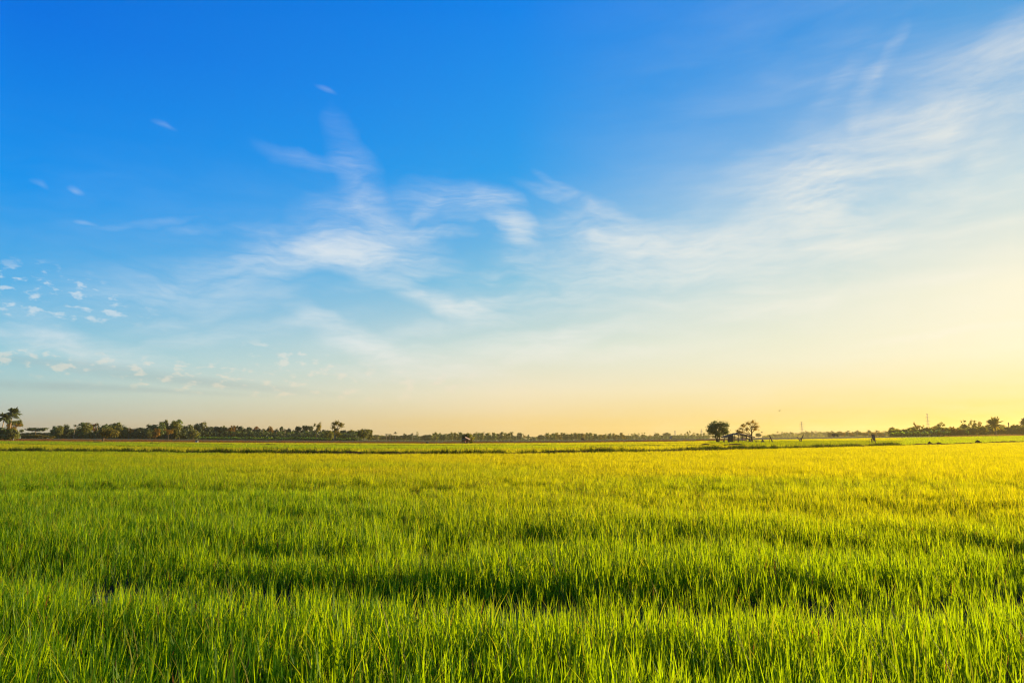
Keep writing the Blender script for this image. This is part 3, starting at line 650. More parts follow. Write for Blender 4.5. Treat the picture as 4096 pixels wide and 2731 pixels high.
PROTO = {}
def proto(kind, leaf, var):
    key = (kind, leaf, var)
    if key in PROTO: return PROTO[key]
    s = (sum(map(ord, kind + leaf)) * 31 + var * 977) % 100000; r = np.random.default_rng(s); M_ = LEAF[leaf]; bark = BARK
    if kind == 'round':       # full crown down to the ground
        lob = [(0, 0, .58, .40, .40, .40)] + [(r.uniform(-.24, .24), r.uniform(-.2, .2), r.uniform(.32, .78), r.uniform(.16, .26), .22, r.uniform(.14, .22)) for _ in range(6)]
        cm, c = crown_mesh('crown', M_, lob, 150, 16, .050, .050, s, shell=.72); tr = ( .022, .55)
    elif kind == 'dense':     # tall compact mass
        lob = [(0, 0, .54, .26, .26, .45)] + [(r.uniform(-.2, .2), r.uniform(-.15, .15), r.uniform(.2, .86), r.uniform(.10, .16), .14, r.uniform(.10, .16)) for _ in range(8)]
        cm, c = crown_mesh('crown', M_, lob, 160, 16, .042, .044, s, shell=.72); tr = (.018, .5)
    elif kind == 'umbrella':  # flat spreading top
        lob = [(0, 0, .82, .50, .42, .13)] + [(r.uniform(-.42, .42), r.uniform(-.3, .3), r.uniform(.70, .90), .18, .16, .06) for _ in range(7)]
        cm, c = crown_mesh('crown', M_, lob, 100, 14, .045, .048, s, flat=.5); tr = (.026, .72)
    elif kind == 'sparse':    # loose, light crown with sky through it
        lob = [(r.uniform(-.28, .28), r.uniform(-.22, .22), r.uniform(.50, .92), r.uniform(.10, .18), .13, r.uniform(.06, .12)) for _ in range(9)]
        cm, c = crown_mesh('crown', M_, lob, 60, 12, .042, .036, s, shell=.2); tr = (.018, .62)
    elif kind == 'slender':   # thin stem with clumps all the way up
        lob = [(r.uniform(-.06, .06), r.uniform(-.06, .06), z, .10 * (1.15 - z * .7), .10, .08) for z in np.linspace(.30, .94, 8)]
        cm, c = crown_mesh('crown', M_, lob, 56, 12, .045, .046, s, shell=.2); tr = (.011, .92); bark = BARK
    elif kind == 'bush':
        lob = [(0, 0, .42, .46, .40, .42)] + [(r.uniform(-.35, .35), r.uniform(-.25, .25), r.uniform(.3, .8), .2, .2, .18) for _ in range(6)]
        cm, c = crown_mesh('crown', M_, lob, 120, 14, .06, .07, s, zmin=.0, shell=.7); tr = (.02, .35)
    elif kind == 'palm': return PROTO.setdefault(key, palm_proto(leaf, s))
    elif kind == 'banana': return PROTO.setdefault(key, banana_proto(s))
    tm = trunk_mesh('trunk', bark, tr[0], tr[1], c[r.choice(len(c), 6, replace=False)], s)
    PROTO[key] = (tm, cm, {'round': .95, 'dense': .72, 'umbrella': 1.15, 'sparse': .85, 'slender': .28, 'bush': 1.1}[kind])
    return PROTO[key]
def frond(mb, T, base, az, up, length, wid, droop, r, n=8):
    """feather leaf: curved rib with two rows of hanging leaflets"""
    d = Vector((math.cos(az), math.sin(az), 0)); side = Vector((-d.y, d.x, 0)); pts = []
    for i in range(n + 1):
        t = i / n; pts.append(Vector(base) + d * length * (t * math.cos(up) * (1 - .18 * droop * t)) + Vector((0, 0, 1)) * length * (math.sin(up) * t - droop * t * t))
    tint = r.random()
    for i in range(n):
        a, b = pts[i], pts[i + 1]; w = wid * (math.sin(math.pi * (0.12 + .86 * (i + .5) / n)) ** .6)
        for sg in (-1, 1):
            t1 = a + side * sg * w + Vector((0, 0, -w * .55)) + (b - a) * .9; k = r.uniform(.85, 1.1)
            t1 = a + (t1 - a) * k
            mb.add([a, b, b + (t1 - a) * .92, t1], [(0, 1, 2, 3)] if i < n - 1 else [(0, 1, 3)]); T += [tint] * 4
def palm_proto(leaf, s):
    r = np.random.default_rng(s); tm = MB(); bx = r.uniform(-.06, .06)
    tm.tube([(0, 0, -.03), (bx * .2, 0, .25), (bx * .6, 0, .5), (bx, 0, .80)], [.020, .014, .012, .011], 6)
    mb = MB(); T = []
    for k in range(17):
        frond(mb, T, (bx, 0, .80), k * 2.399 + r.uniform(-.2, .2), r.uniform(-.35, 1.2), .20 * r.uniform(.85, 1.1), .034, r.uniform(.2, .55), r, 6)
    cm = mb.mesh('crown', LEAF[leaf]); a = cm.attributes.new('tint', 'FLOAT', 'POINT'); a.data.foreach_set('value', np.array(T, np.float32))
    return (tm.mesh('trunk', BARK_PALE, True), cm, .42)
def banana_proto(s):
    r = np.random.default_rng(s); tm = MB(); tm.tube([(0, 0, -.03), (0.01, 0, .3), (0.0, 0, .36)], [.05, .04, .025], 6); mb = MB(); T = []
    for k in range(9):
        az = k * 2.399 + r.uniform(-.3, .3); up = r.uniform(.5, 1.35); ln = r.uniform(.58, .8); d = Vector((math.cos(az), math.sin(az), 0)); side = Vector((-d.y, d.x, 0)); dr = r.uniform(.2, .6); tint = r.random()
        pts = [Vector((0, 0, .26)) + d * ln * t * math.cos(up) * 1.1 + Vector((0, 0, ln * (math.sin(up) * t - dr * t * t))) for t in (0, .25, .5, .75, 1)]
        ws = [.02, .12, .14, .11, .01]; vs = []
        for p, w in zip(pts, ws): vs += [p - side * w + Vector((0, 0, .25 * w)), p, p + side * w + Vector((0, 0, .25 * w))]
        fs = []
        for i in range(4): fs += [(3 * i, 3 * i + 1, 3 * i + 4, 3 * i + 3), (3 * i + 1, 3 * i + 2, 3 * i + 5, 3 * i + 4)]
        mb.add(vs, fs); T += [tint] * 15
    cm = mb.mesh('leaves', LEAF['banana']); a = cm.attributes.new('tint', 'FLOAT', 'POINT'); a.data.foreach_set('value', np.array(T, np.float32))
    return (tm.mesh('stem', BUNDG), cm, .95)
NAMES = {'round': 'broadleaf_tree', 'dense': 'broadleaf_tree', 'umbrella': 'umbrella_tree', 'sparse': 'thin_tree', 'slender': 'slender_tree', 'bush': 'bush', 'palm': 'coconut_palm', 'banana': 'banana_plant'}
CATS = {'round': 'tree', 'dense': 'tree', 'umbrella': 'tree', 'sparse': 'tree', 'slender': 'tree', 'bush': 'bush', 'palm': 'palm tree', 'banana': 'banana plant'}
LOOK = {'round': 'round crowned {} tree', 'dense': 'tall compact {} tree', 'umbrella': 'flat topped spreading {} tree', 'sparse': 'thin crowned {} tree', 'slender': 'slender {} tree', 'bush': 'low {} bush', 'palm': 'coconut palm', 'banana': 'banana plant with bright green leaves'}
TONE = {'dark': 'dark green', 'green': 'green', 'olive': 'olive green', 'brown': 'brownish', 'red': 'reddish', 'gold': 'golden green', 'palm': '', 'banana': ''}
def plant(kind, leaf, x, w, ytop, Y, where, label=None, ybase=None, var=None):
    """x, w: column and crown width in the photo; ytop: its top row; Y: distance"""
    t = at(x, ytop, Y); zb = zg1(t.x, Y)
    h = max(t.z - zb, .8)
    var = random.randrange(3 if kind != 'slender' else 5) if var is None else var
    tm, cm, pw = proto(kind, leaf, var)
    e = empty(NAMES[kind], (t.x, Y, zb - .05), random.uniform(0, math.tau)); sx = (w / F0 * Y) / pw
    e.scale = (sx, sx, h)
    obj('stem' if kind == 'banana' else 'trunk', tm, e); obj('leaves' if kind == 'banana' else 'crown', cm, e)
    lb = label or (LOOK[kind].format(TONE[leaf]).replace('  ', ' ') + ' ' + where)
    tag(e, lb, CATS[kind], None if label else lb)
    return e

# --- far left
WA = 'beside the tall coconut palms'
def big_palm(x, ycrown, Y, spread, leanpx, label, seed, nf=54, ang=(-.55, 1.35)):
    r = np.random.default_rng(seed); top = at(x, ycrown, Y); ft = at(x + leanpx, ycrown, Y); zb = zg1(ft.x, Y)
    e = empty('coconut_palm', (ft.x, Y, zb)); dx = top.x - ft.x; h = top.z - zb; S = spread / F0 * Y / 2.1
    tm = MB(); tm.tube([(0, 0, -.2), (dx * .15, 0, h * .3), (dx * .5, 0, h * .65), (dx, 0, h)], [.26, .19, .16, .15], 8); tm.build('trunk', BARK_PALE, e, True)
    mb = MB(); T = []
    for k in range(nf): frond(mb, T, (dx, 0, h), k * 2.399 + r.uniform(-.25, .25), r.uniform(*ang), S * r.uniform(.9, 1.15), S * .25, r.uniform(.22, .62), r, 9)
    cm = mb.mesh('crown', LEAF['palm']); a = cm.attributes.new('tint', 'FLOAT', 'POINT'); a.data.foreach_set('value', np.array(T, np.float32)); obj('crown', cm, e)
    tag(e, label, 'palm tree'); return e
big_palm(52, 1650, 262, 68, -8, 'tallest coconut palm, its crown above the brown thicket', 5)
big_palm(20, 1668, 258, 62, -10, 'shorter coconut palm with a bare pale trunk, at the very edge of the fields', 6)
plant('sparse', 'brown', 52, 62, 1688, 268, WA, 'bare brown tree below the two tall coconut palms')
plant('umbrella', 'olive', 66, 52, 1676, 275, WA, 'flat olive green tree poking out right of the tall coconut palms')
for x, w, y, lf in ((8, 50, 1702, 'dark'), (38, 46, 1704, 'brown'), (58, 40, 1708, 'olive'), (26, 46, 1714, 'green'), (70, 26, 1722, 'green'), (-30, 60, 1690, 'dark'), (-80, 70, 1680, 'green')):
    plant('bush', lf, x, w, y, 255 + random.uniform(-4, 6), 'in the thicket under the tall coconut palms')
plant('umbrella', 'dark', 88, 20, 1716, 420, '', 'small flat dark tree between the palm thicket and the wide rain tree')
plant('umbrella', 'dark', 143, 84, 1709, 340, '', 'wide flat topped rain tree standing alone behind yellow green bushes')
for x, w, y in ((95, 34, 1739), (122, 46, 1737), (150, 48, 1736), (178, 40, 1739), (205, 30, 1742)):
    plant('bush', 'gold', x, w, y, 285, 'in front of the wide rain tree')
for x in range(70, 220, 22): plant('round', 'dark', x, 34, 1729 + random.uniform(-3, 3), 480, 'in the low distant wood behind the rain tree')
# --- dark tree line, left
WB = 'behind the mango tree'
for k, lf, x, w, y, Y in (('dense', 'green', 220, 36, 1703, 318), ('dense', 'olive', 238, 36, 1701, 312), ('dense', 'dark', 262, 34, 1698, 320), ('round', 'dark', 283, 30, 1712, 330), ('round', 'dark', 306, 40, 1712, 335),
     ('dense', 'green', 330, 48, 1689, 320), ('dense', 'olive', 352, 44, 1689, 312), ('sparse', 'red', 364, 30, 1688, 330), ('sparse', 'red', 377, 22, 1690, 330), ('dense', 'dark', 388, 34, 1705, 335), ('dense', 'green', 420, 44, 1692, 322),
     ('dense', 'dark', 446, 44, 1695, 328), ('dense', 'olive', 474, 40, 1688, 318), ('round', 'green', 492, 44, 1700, 322), ('sparse', 'brown', 518, 36, 1706, 318), ('round', 'dark', 540, 42, 1712, 330), ('round', 'dark', 566, 62, 1708, 335)):
    plant(k, lf, x, w, y, Y, WB)
plant('palm', 'palm', 300, 26, 1690, 316, '', 'coconut palm with a bare pole trunk left of the mango tree', var=0)
plant('palm', 'palm', 394, 30, 1684, 330, '', 'coconut palm rising above the trees behind the mango tree', var=1)
# --- tall clump
WC = 'in the tall clump left of the banana rows'
for k, lf, x, w, y, Y in (('dense', 'dark', 597, 40, 1694, 330), ('dense', 'green', 620, 50, 1696, 325), ('round', 'olive', 602, 36, 1716, 312), ('dense', 'green', 647, 40, 1686, 322), ('dense', 'olive', 665, 30, 1678, 326), ('dense', 'green', 697, 40, 1682, 330), ('dense', 'green', 718, 42, 1677, 328), ('dense', 'olive', 708, 44, 1684, 318),
     ('round', 'dark', 742, 40, 1702, 328), ('round', 'dark', 720, 50, 1712, 320), ('round', 'olive', 775, 42, 1716, 315), ('round', 'dark', 690, 50, 1715, 330)):
    plant(k, lf, x, w, y, Y, WC)
plant('round', 'brown', 626, 34, 1711, 306, '', 'rusty brown round tree at the foot of the tall clump, the left one', var=0)
plant('sparse', 'brown', 676, 44, 1711, 306, '', 'rusty brown tree with a visible pale trunk at the foot of the tall clump', var=1)
# --- behind the banana rows
WD = 'behind the banana rows'
for k, lf, x, w, y, Y in (('round', 'olive', 756, 40, 1696, 345), ('round', 'dark', 800, 44, 1689, 350), ('sparse', 'olive', 820, 30, 1687, 350), ('round', 'dark', 840, 44, 1704, 352), ('round', 'dark', 868, 44, 1704, 355), ('round', 'olive', 893, 40, 1700, 355), ('round', 'brown', 927, 40, 1698, 355), ('round', 'dark', 955, 44, 1701, 358), ('umbrella', 'dark', 998, 30, 1706, 365),
     ('round', 'dark', 985, 44, 1712, 360), ('sparse', 'red', 1030, 34, 1701, 365), ('round', 'dark', 1030, 44, 1712, 365), ('round', 'brown', 1080, 30, 1703, 368), ('round', 'dark', 1062, 44, 1716, 370), ('umbrella', 'dark', 1126, 22, 1705, 372), ('round', 'dark', 1100, 44, 1718, 372), ('round', 'dark', 1157, 22, 1710, 375), ('round', 'dark', 1140, 44, 1719, 375), ('umbrella', 'dark', 1195, 30, 1703, 378),
     ('umbrella', 'dark', 1219, 26, 1700, 378), ('umbrella', 'dark', 1240, 26, 1702, 378), ('round', 'dark', 1180, 44, 1718, 380), ('round', 'dark', 1220, 50, 1716, 380), ('round', 'dark', 1260, 50, 1717, 382), ('round', 'dark', 1300, 46, 1717, 385), ('round', 'dark', 1375, 40, 1718, 385), ('round', 'olive', 1402, 40, 1716, 385), ('round', 'dark', 1340, 46, 1720, 388), ('round', 'olive', 1432, 36, 1717, 385)):
    plant(k, lf, x, w, y, Y, WD)
for x, y in ((762, 1692), (780, 1695), (847, 1703), (1053, 1711), (1104, 1711), (1140, 1712)): plant('palm', 'palm', x, 26, y - 3, 352, WD)
plant('sparse', 'gold', 1268, 46, 1685, 340, '', 'tall loose golden green tree, the highest behind the banana rows', var=0)
plant('round', 'olive', 1455, 52, 1713, 300, '', 'bushy olive tree at the right end of the banana rows', var=1)
plant('dense', 'olive', 1476, 36, 1716, 302, '', 'narrower olive tree touching the bushy one at the right end of the banana rows', var=2)
plant('bush', 'olive', 1318, 34, 1722, 305, '', 'ragged olive bush just left of the leaning tree')
# leaning tree
def leaning_tree():
    Y = 298; b = at(1335, 1757, Y); zb = zg1(b.x, Y); e = empty('leaning_tree', (b.x, Y, zb)); u = Y / F0; H = (1762 - 1690) * u
    tm = MB(); tm.tube([(0, 0, -.2), (.5 * u * 8, 0, H * .25), (10 * u, 0, H * .5), (16 * u, 0, H * .8)], [.42, .33, .27, .14], 7)
    tm.tube([(4 * u, 0, H * .2), (3 * u, .3, H * .5), (4 * u, 0, H * .85)], [.3, .22, .1], 6); tm.tube([(10 * u, 0, H * .5), (24 * u, 0, H * .72), (30 * u, 0, H * .9)], [.22, .16, .07], 6)
    tm.build('trunk', BARK_PALE, e, True)
    lob = [(2 * u, 0, H * .9, 11 * u, 1.2, H * .10), (10 * u, 0, H * .97, 9 * u, 1, H * .07), (27 * u, 0, H * .88, 10 * u, 1.2, H * .12), (31 * u, 0, H * .78, 5 * u, 1, H * .1), (-4 * u, 0, H * .72, 7 * u, 1, H * .09), (6 * u, .4, H * .55, 9 * u, 1.1, H * .18), (12 * u, .3, H * .35, 7 * u, 1, H * .2)]
    cm, _ = crown_mesh('crown', LEAF['gold'], lob, 90, 12, .5, .30, 321, shell=.2); obj('crown', cm, e)
    tag(e, 'leaning forked tree with a pale sunlit trunk in front of the banana rows', 'tree')
leaning_tree()
# banana rows
for row, (Y, dy) in enumerate(((300, 0), (306, -1.2))):
    for x in np.arange(800 + row * 5, 1432, 11.5):
        if 1318 < x < 1348: continue
        xx = x + random.uniform(-3, 3); yt = np.interp(xx, [790, 1000, 1250, 1430], [1742, 1743.5, 1744, 1749]) + random.uniform(-2.5, 2)
        plant('banana', 'banana', xx, 17, yt + dy, Y, 'in the rows before the dark wood', var=random.randrange(3))
# mango tree, nearer
def mango():
    Y = 236; b = at(412, 1762, Y); zb = zg1(b.x, Y); e = empty('mango_tree', (b.x, Y, zb)); u = Y / F0; H = (1763 - 1709) * u
    lob = [(-4 * u, 0, H * .72, 14 * u, 1.3, H * .2), (14 * u, 0, H * .76, 20 * u, 1.6, H * .22), (36 * u, 0, H * .68, 20 * u, 1.6, H * .24), (26 * u, .3, H * .5, 22 * u, 1.4, H * .14), (48 * u, 0, H * .6, 9 * u, 1.2, H * .18), (0, 0, H * .5, 12 * u, 1, H * .1)]
    cm, c = crown_mesh('crown', LEAF['gold'], lob, 150, 16, .42, .26, 77, shell=.35)
    tm = MB(); tm.tube([(0, 0, -.2), (.05, 0, H * .2), (.4, 0, H * .5)], [.36, .27, .2], 7); tm.tube([(.2, 0, H * .3), (20 * u, 0, H * .55), (36 * u, 0, H * .66)], [.2, .15, .06], 6); tm.tube([(.1, 0, H * .35), (-6 * u, 0, H * .6)], [.16, .06], 6)
    tm.build('trunk', BARK, e, True); obj('crown', cm, e); tag(e, 'single mango tree with golden leaves leaning right, nearest tree before the dark wood', 'mango tree')
mango()
# --- hazy palm grove
WE = 'in the hazy palm grove by the little red hut'
for x in np.arange(1494, 1735, 15):
    plant('round', random.choice(['dark', 'dark', 'green', 'olive']), x + random.uniform(-4, 4), random.uniform(28, 46), random.uniform(1736, 1744), random.uniform(640, 760), WE)
for x, y in ((1514, 1737), (1547, 1731), (1560, 1732), (1582, 1723), (1619, 1730), (1649, 1729)): plant('palm', 'palm', x, 22, y - 1.5, 660, WE)
plant('sparse', 'olive', 1670, 12, 1726, 680, '', 'wispy thin tree topping the right end of the hazy palm grove')
plant('round', 'dark', 1706, 44, 1738, 650, WE)
# --- far slender rows
WF = 'in the far row around the little red hut'
for x in np.arange(1734, 2048, 8.2):
    if 1850 < x < 1888: continue
    plant('slender', random.choice(['green', 'olive', 'dark']), x + random.uniform(-2, 2), random.uniform(11, 17), random.uniform(1727, 1739), random.uniform(640, 740), WF)
plant('round', 'dark', 1835, 30, 1741, 820, WF); plant('round', 'green', 1860, 30, 1740, 840, WF)
WG = 'in the far row right of the little red hut'
for k, lf, x, w, y in (('round', 'dark', 2078, 26, 1729), ('round', 'dark', 2058, 24, 1742), ('sparse', 'brown', 2096, 14, 1734), ('sparse', 'dark', 2113, 15, 1738), ('round', 'dark', 2124, 13, 1752), ('round', 'dark', 2137, 13, 1751), ('round', 'dark', 2164, 34, 1738), ('sparse', 'brown', 2182, 14, 1737), ('round', 'dark', 2220, 34, 1735), ('dense', 'olive', 2287, 9, 1731), ('dense', 'olive', 2279, 9, 1736), ('sparse', 'olive', 2304, 14, 1737), ('round', 'dark', 2318, 26, 1735),
     ('round', 'olive', 2362, 24, 1746), ('round', 'dark', 2408, 28, 1740), ('umbrella', 'olive', 2467, 18, 1737), ('round', 'dark', 2501, 22, 1742)):
    plant(k, lf, x, w, y, random.uniform(780, 860), WG)
for x in np.arange(2186, 2495, 8.5):
    plant('slender', random.choice(['green', 'olive', 'gold']), x + random.uniform(-2, 2), random.uniform(11, 17), random.uniform(1729, 1741), random.uniform(660, 760), WG)
WH = 'in the hazy row left of the big round tree'
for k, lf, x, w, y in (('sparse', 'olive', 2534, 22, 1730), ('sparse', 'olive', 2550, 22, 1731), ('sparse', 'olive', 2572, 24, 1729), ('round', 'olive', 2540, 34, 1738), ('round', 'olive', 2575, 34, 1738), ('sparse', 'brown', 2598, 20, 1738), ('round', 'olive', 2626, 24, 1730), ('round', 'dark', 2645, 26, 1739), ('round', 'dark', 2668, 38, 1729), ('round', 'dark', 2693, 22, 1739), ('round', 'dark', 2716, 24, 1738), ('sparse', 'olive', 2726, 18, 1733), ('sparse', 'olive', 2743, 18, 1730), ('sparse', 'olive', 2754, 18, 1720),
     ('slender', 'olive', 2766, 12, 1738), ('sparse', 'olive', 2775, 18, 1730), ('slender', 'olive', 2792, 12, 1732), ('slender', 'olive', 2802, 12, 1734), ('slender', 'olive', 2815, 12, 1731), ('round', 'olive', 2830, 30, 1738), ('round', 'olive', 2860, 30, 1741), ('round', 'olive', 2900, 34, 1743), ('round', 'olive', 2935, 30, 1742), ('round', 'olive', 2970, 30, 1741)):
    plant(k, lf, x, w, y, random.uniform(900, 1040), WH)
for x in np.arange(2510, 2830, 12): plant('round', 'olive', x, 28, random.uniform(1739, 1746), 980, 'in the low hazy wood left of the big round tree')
# --- pale woods right of the shed
WI = 'in the pale woods behind the leaning poles'
plant('round', 'dark', 3033, 26, 1731, 760, '', 'dark round tree right behind the thin tree of the open shed')
plant('palm', 'palm', 3048, 14, 1722, 780, '', 'small single palm right of the open shed')
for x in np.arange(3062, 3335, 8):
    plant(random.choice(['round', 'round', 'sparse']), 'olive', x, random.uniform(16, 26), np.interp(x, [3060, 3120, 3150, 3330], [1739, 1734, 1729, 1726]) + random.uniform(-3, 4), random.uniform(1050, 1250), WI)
for x in (3112, 3130, 3162, 3222, 3247, 3262, 3280, 3295): plant('palm', 'palm', x, 16, 1720 + random.uniform(-2, 4), 1080, WI)
WI2 = 'in the brown grove left of the fan palm'
for x in np.arange(3318, 3580, 12): plant(random.choice(['round', 'bush']), random.choice(['olive', 'brown']), x, random.uniform(20, 30), 1727 + random.uniform(-3, 4) - (x - 3318) * .012, random.uniform(560, 640), WI2)
for x in np.arange(3325, 3580, 36): plant('palm', 'palm', x + random.uniform(-4, 4), 22, 1718 + random.uniform(-3, 5) - (x - 3318) * .012, random.uniform(540, 620), WI2)
# --- right end
WJ = 'in the thicket left of the fan palm'
for x in np.arange(3566, 3725, 13): plant('banana', 'banana', x + random.uniform(-4, 4), 30, random.uniform(1713, 1722), random.uniform(268, 285), WJ, var=random.randrange(3))
for k, lf, x, w, y, Y in (('round', 'olive', 3590, 36, 1722, 300), ('round', 'olive', 3625, 40, 1720, 300), ('sparse', 'brown', 3664, 34, 1690, 300), ('sparse', 'olive', 3692, 20, 1697, 300), ('round', 'brown', 3700, 40, 1718, 300), ('sparse', 'olive', 3757, 46, 1686, 310), ('round', 'olive', 3745, 40, 1702, 300), ('bush', 'brown', 3812, 44, 1708, 262), ('bush', 'brown', 3845, 44, 1712, 262), ('sparse', 'brown', 3808, 22, 1700, 290), ('sparse', 'olive', 3851, 38, 1679, 300), ('round', 'olive', 3852, 36, 1697, 310)):
    plant(k, lf, x, w, y, Y, WJ)
for x, y, w in ((3724, 1709, 36), (3748, 1704, 44), (3772, 1706, 44), (3792, 1712, 34), (3868, 1710, 30)): plant('banana', 'banana', x, w, y, 256 + random.uniform(-3, 5), 'at the field edge below the steel tower', var=random.randrange(3))
WK = 'in the bushes around the fan palm'
for k, lf, x, w, y, Y in (('sparse', 'olive', 3888, 36, 1680, 300), ('sparse', 'olive', 3896, 30, 1690, 300), ('sparse', 'brown', 3918, 22, 1679, 300), ('round', 'olive', 3905, 36, 1702, 290), ('bush', 'olive', 3893, 46, 1706, 262), ('bush', 'olive', 3930, 50, 1703, 264), ('bush', 'olive', 3960, 44, 1706, 270), ('bush', 'olive', 3998, 50, 1704, 266), ('bush', 'dark', 4030, 50, 1703, 268), ('round', 'olive', 4060, 40, 1695, 280), ('bush', 'olive', 4075, 50, 1702, 268), ('round', 'olive', 4100, 50, 1698, 280), ('bush', 'olive', 4130, 60, 1700, 268), ('round', 'olive', 4160, 50, 1695, 280)):
    plant(k, lf, x, w, y, Y, WK)
for x in np.arange(3570, 4160, 27): plant('round', random.choice(['olive', 'gold', 'brown']), x, 34, np.interp(x, [3570, 4160], [1713, 1699]) + random.uniform(-7, 5), random.uniform(292, 300), WJ if x < 3860 else WK)
plant('palm', 'palm', 4068, 30, 1692, 290, '', 'short palm between the fan palm and the frame-edge palm')
big_palm(4104, 1684, 285, 50, 3, 'palm half out of view at the far right of the fields', 15)
def fan_palm():
    Y = 258; c = at(3978, 1697, Y); zb = zg1(c.x, Y); e = empty('fan_palm', (c.x, Y, zb)); h = c.z - zb; u = Y / F0
    tm = MB(); tm.tube([(0, 0, -.2), (.05, 0, h * .5), (0, 0, h)], [.36, .28, .26], 8); tm.build('trunk', BARK, e, True)
    r = np.random.default_rng(8); mb = MB(); T = []
    for k in range(52): frond(mb, T, (0, 0, h), k * 2.399, r.uniform(-.55, 1.5), 42 * u * r.uniform(.7, 1.05), 5.0 * u, r.uniform(.08, .42), r, 8)
    cm = mb.mesh('crown', LEAF['gold']); a = cm.attributes.new('tint', 'FLOAT', 'POINT'); a.data.foreach_set('value', np.array(T, np.float32)); obj('crown', cm, e)
    tag(e, 'big bushy date-like palm with a full round head of fronds above the bushes', 'palm tree')
fan_palm()
# dark undergrowth filling the lower part of the woods
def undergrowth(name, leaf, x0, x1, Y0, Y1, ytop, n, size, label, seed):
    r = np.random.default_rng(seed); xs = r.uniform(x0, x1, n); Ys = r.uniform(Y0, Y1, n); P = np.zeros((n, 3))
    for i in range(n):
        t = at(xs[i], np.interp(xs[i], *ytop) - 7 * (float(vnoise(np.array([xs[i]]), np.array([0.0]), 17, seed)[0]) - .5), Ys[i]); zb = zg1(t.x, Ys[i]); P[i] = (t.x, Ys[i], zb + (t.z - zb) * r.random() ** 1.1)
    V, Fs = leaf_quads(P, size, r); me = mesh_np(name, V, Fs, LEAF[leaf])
    a = me.attributes.new('tint', 'FLOAT', 'POINT'); a.data.foreach_set('value', np.repeat(r.random(n), 4).astype(np.float32))
    tag(obj(name, me), label, 'undergrowth', kind='stuff')
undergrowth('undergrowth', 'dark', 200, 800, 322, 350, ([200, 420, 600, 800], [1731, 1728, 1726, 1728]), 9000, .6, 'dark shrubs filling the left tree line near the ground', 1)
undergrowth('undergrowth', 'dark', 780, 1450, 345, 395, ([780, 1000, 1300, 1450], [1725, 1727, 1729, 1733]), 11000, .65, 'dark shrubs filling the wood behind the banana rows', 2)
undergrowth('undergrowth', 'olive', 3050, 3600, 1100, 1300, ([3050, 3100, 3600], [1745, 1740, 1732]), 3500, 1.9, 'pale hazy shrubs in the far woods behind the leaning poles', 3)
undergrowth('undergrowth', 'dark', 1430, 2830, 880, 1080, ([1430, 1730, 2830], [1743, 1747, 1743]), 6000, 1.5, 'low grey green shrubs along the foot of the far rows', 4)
undergrowth('undergrowth', 'olive', 3560, 4250, 290, 303, ([3560, 4250], [1718, 1704]), 7000, .5, 'brown green shrubs in the thicket around the fan palm', 5)

# ------------------------------------------------------------------ the open shed and its two trees
YH = 160.0; U = YH / F0 * 1.01
def P3(x, y, Y=YH): return at(x, y, Y)
def local(e, p): return Vector(p) - e.location
def big_tree():
    Y = 166; b = at(2872, 1768, Y); zb = zg1(b.x, Y); e = empty('round_tree', (b.x, Y, zb)); u = Y / F0
    def q(x, y): v = at(x, y, Y); return (v.x - b.x, v.z - zb)
    lob = []
    for (x, y, rx, ry) in ((2872, 1712, 34, 24), (2850, 1708, 20, 20), (2892, 1702, 20, 16), (2868, 1696, 26, 13), (2846, 1724, 18, 14), (2895, 1722, 20, 15), (2872, 1734, 30, 13), (2905, 1700, 11, 8), (2836, 1712, 10, 18), (2904, 1730, 14, 8)):
        cx, cz = q(x, y); lob.append((cx, 0, cz, rx * u, min(rx, 24) * u, ry * u))
    cm, c = crown_mesh('crown', LEAF['green'], lob, 330, 20, .24, .135, 99, shell=.3)
    tm = MB(); zt = q(2872, 1735)[1]
    for dx, tx in ((-.30, -.65), (-.05, .05), (.28, .6)): tm.tube([(dx * .7, 0, -.15), (dx, 0, zt * .35), (dx * .6 + tx * .5, 0, zt * .7), (tx, 0, zt * 1.1)], [.20, .15, .13, .08], 7)
    r = np.random.default_rng(4)
    for k in r.choice(len(c), 16, replace=False): tm.tube([(r.uniform(-.4, .4), 0, zt * .8), tuple(c[k] * .6 + np.array([0, 0, zt * .45])), tuple(c[k])], [.09, .05, .02], 5)
    tm.build('trunk', BARK_DARK, e, True); obj('crown', cm, e); tag(e, 'big round dark green tree with three stems left of the open shed', 'tree')
big_tree()
def thin_tree():
    Y = 161; b = at(3006, 1768, Y); zb = zg1(b.x, Y); e = empty('thin_tree', (b.x, Y, zb)); u = Y / F0
    def q(x, y): v = at(x, y, Y); return Vector((v.x - b.x, 0, v.z - zb))
    tm = MB(); tm.tube([(0, 0, -.15), q(3007, 1745), q(3005, 1722), q(3003, 1700)], [.24, .15, .11, .05], 7)
    ends = [(2950, 1724), (2962, 1714), (2978, 1702), (2992, 1692), (3010, 1686), (3024, 1694), (3030, 1706), (3026, 1716), (2970, 1728), (2985, 1716), (3016, 1706), (3000, 1694), (2955, 1732)]
    lob = []; r = np.random.default_rng(12)
    for (x, y) in ends:
        s = q(3006, min(1742, y + 26)); t = q(x, y); tm.tube([s, s.lerp(t, .5) + Vector((0, r.uniform(-.5, .5), .2)), t + Vector((0, r.uniform(-1, 1), 0))], [.06, .04, .015], 5)
        lob.append((t.x, r.uniform(-.8, .8), t.z, 11 * u, .8, 6.5 * u))
    cm, c = crown_mesh('crown', LEAF['brown'], lob, 230, 9, .20, .11, 55, shell=.15)
    tm.build('trunk', BARK_DARK, e, True); obj('crown', cm, e); tag(e, 'thin see-through tree at the right end of the open shed', 'tree')
thin_tree()
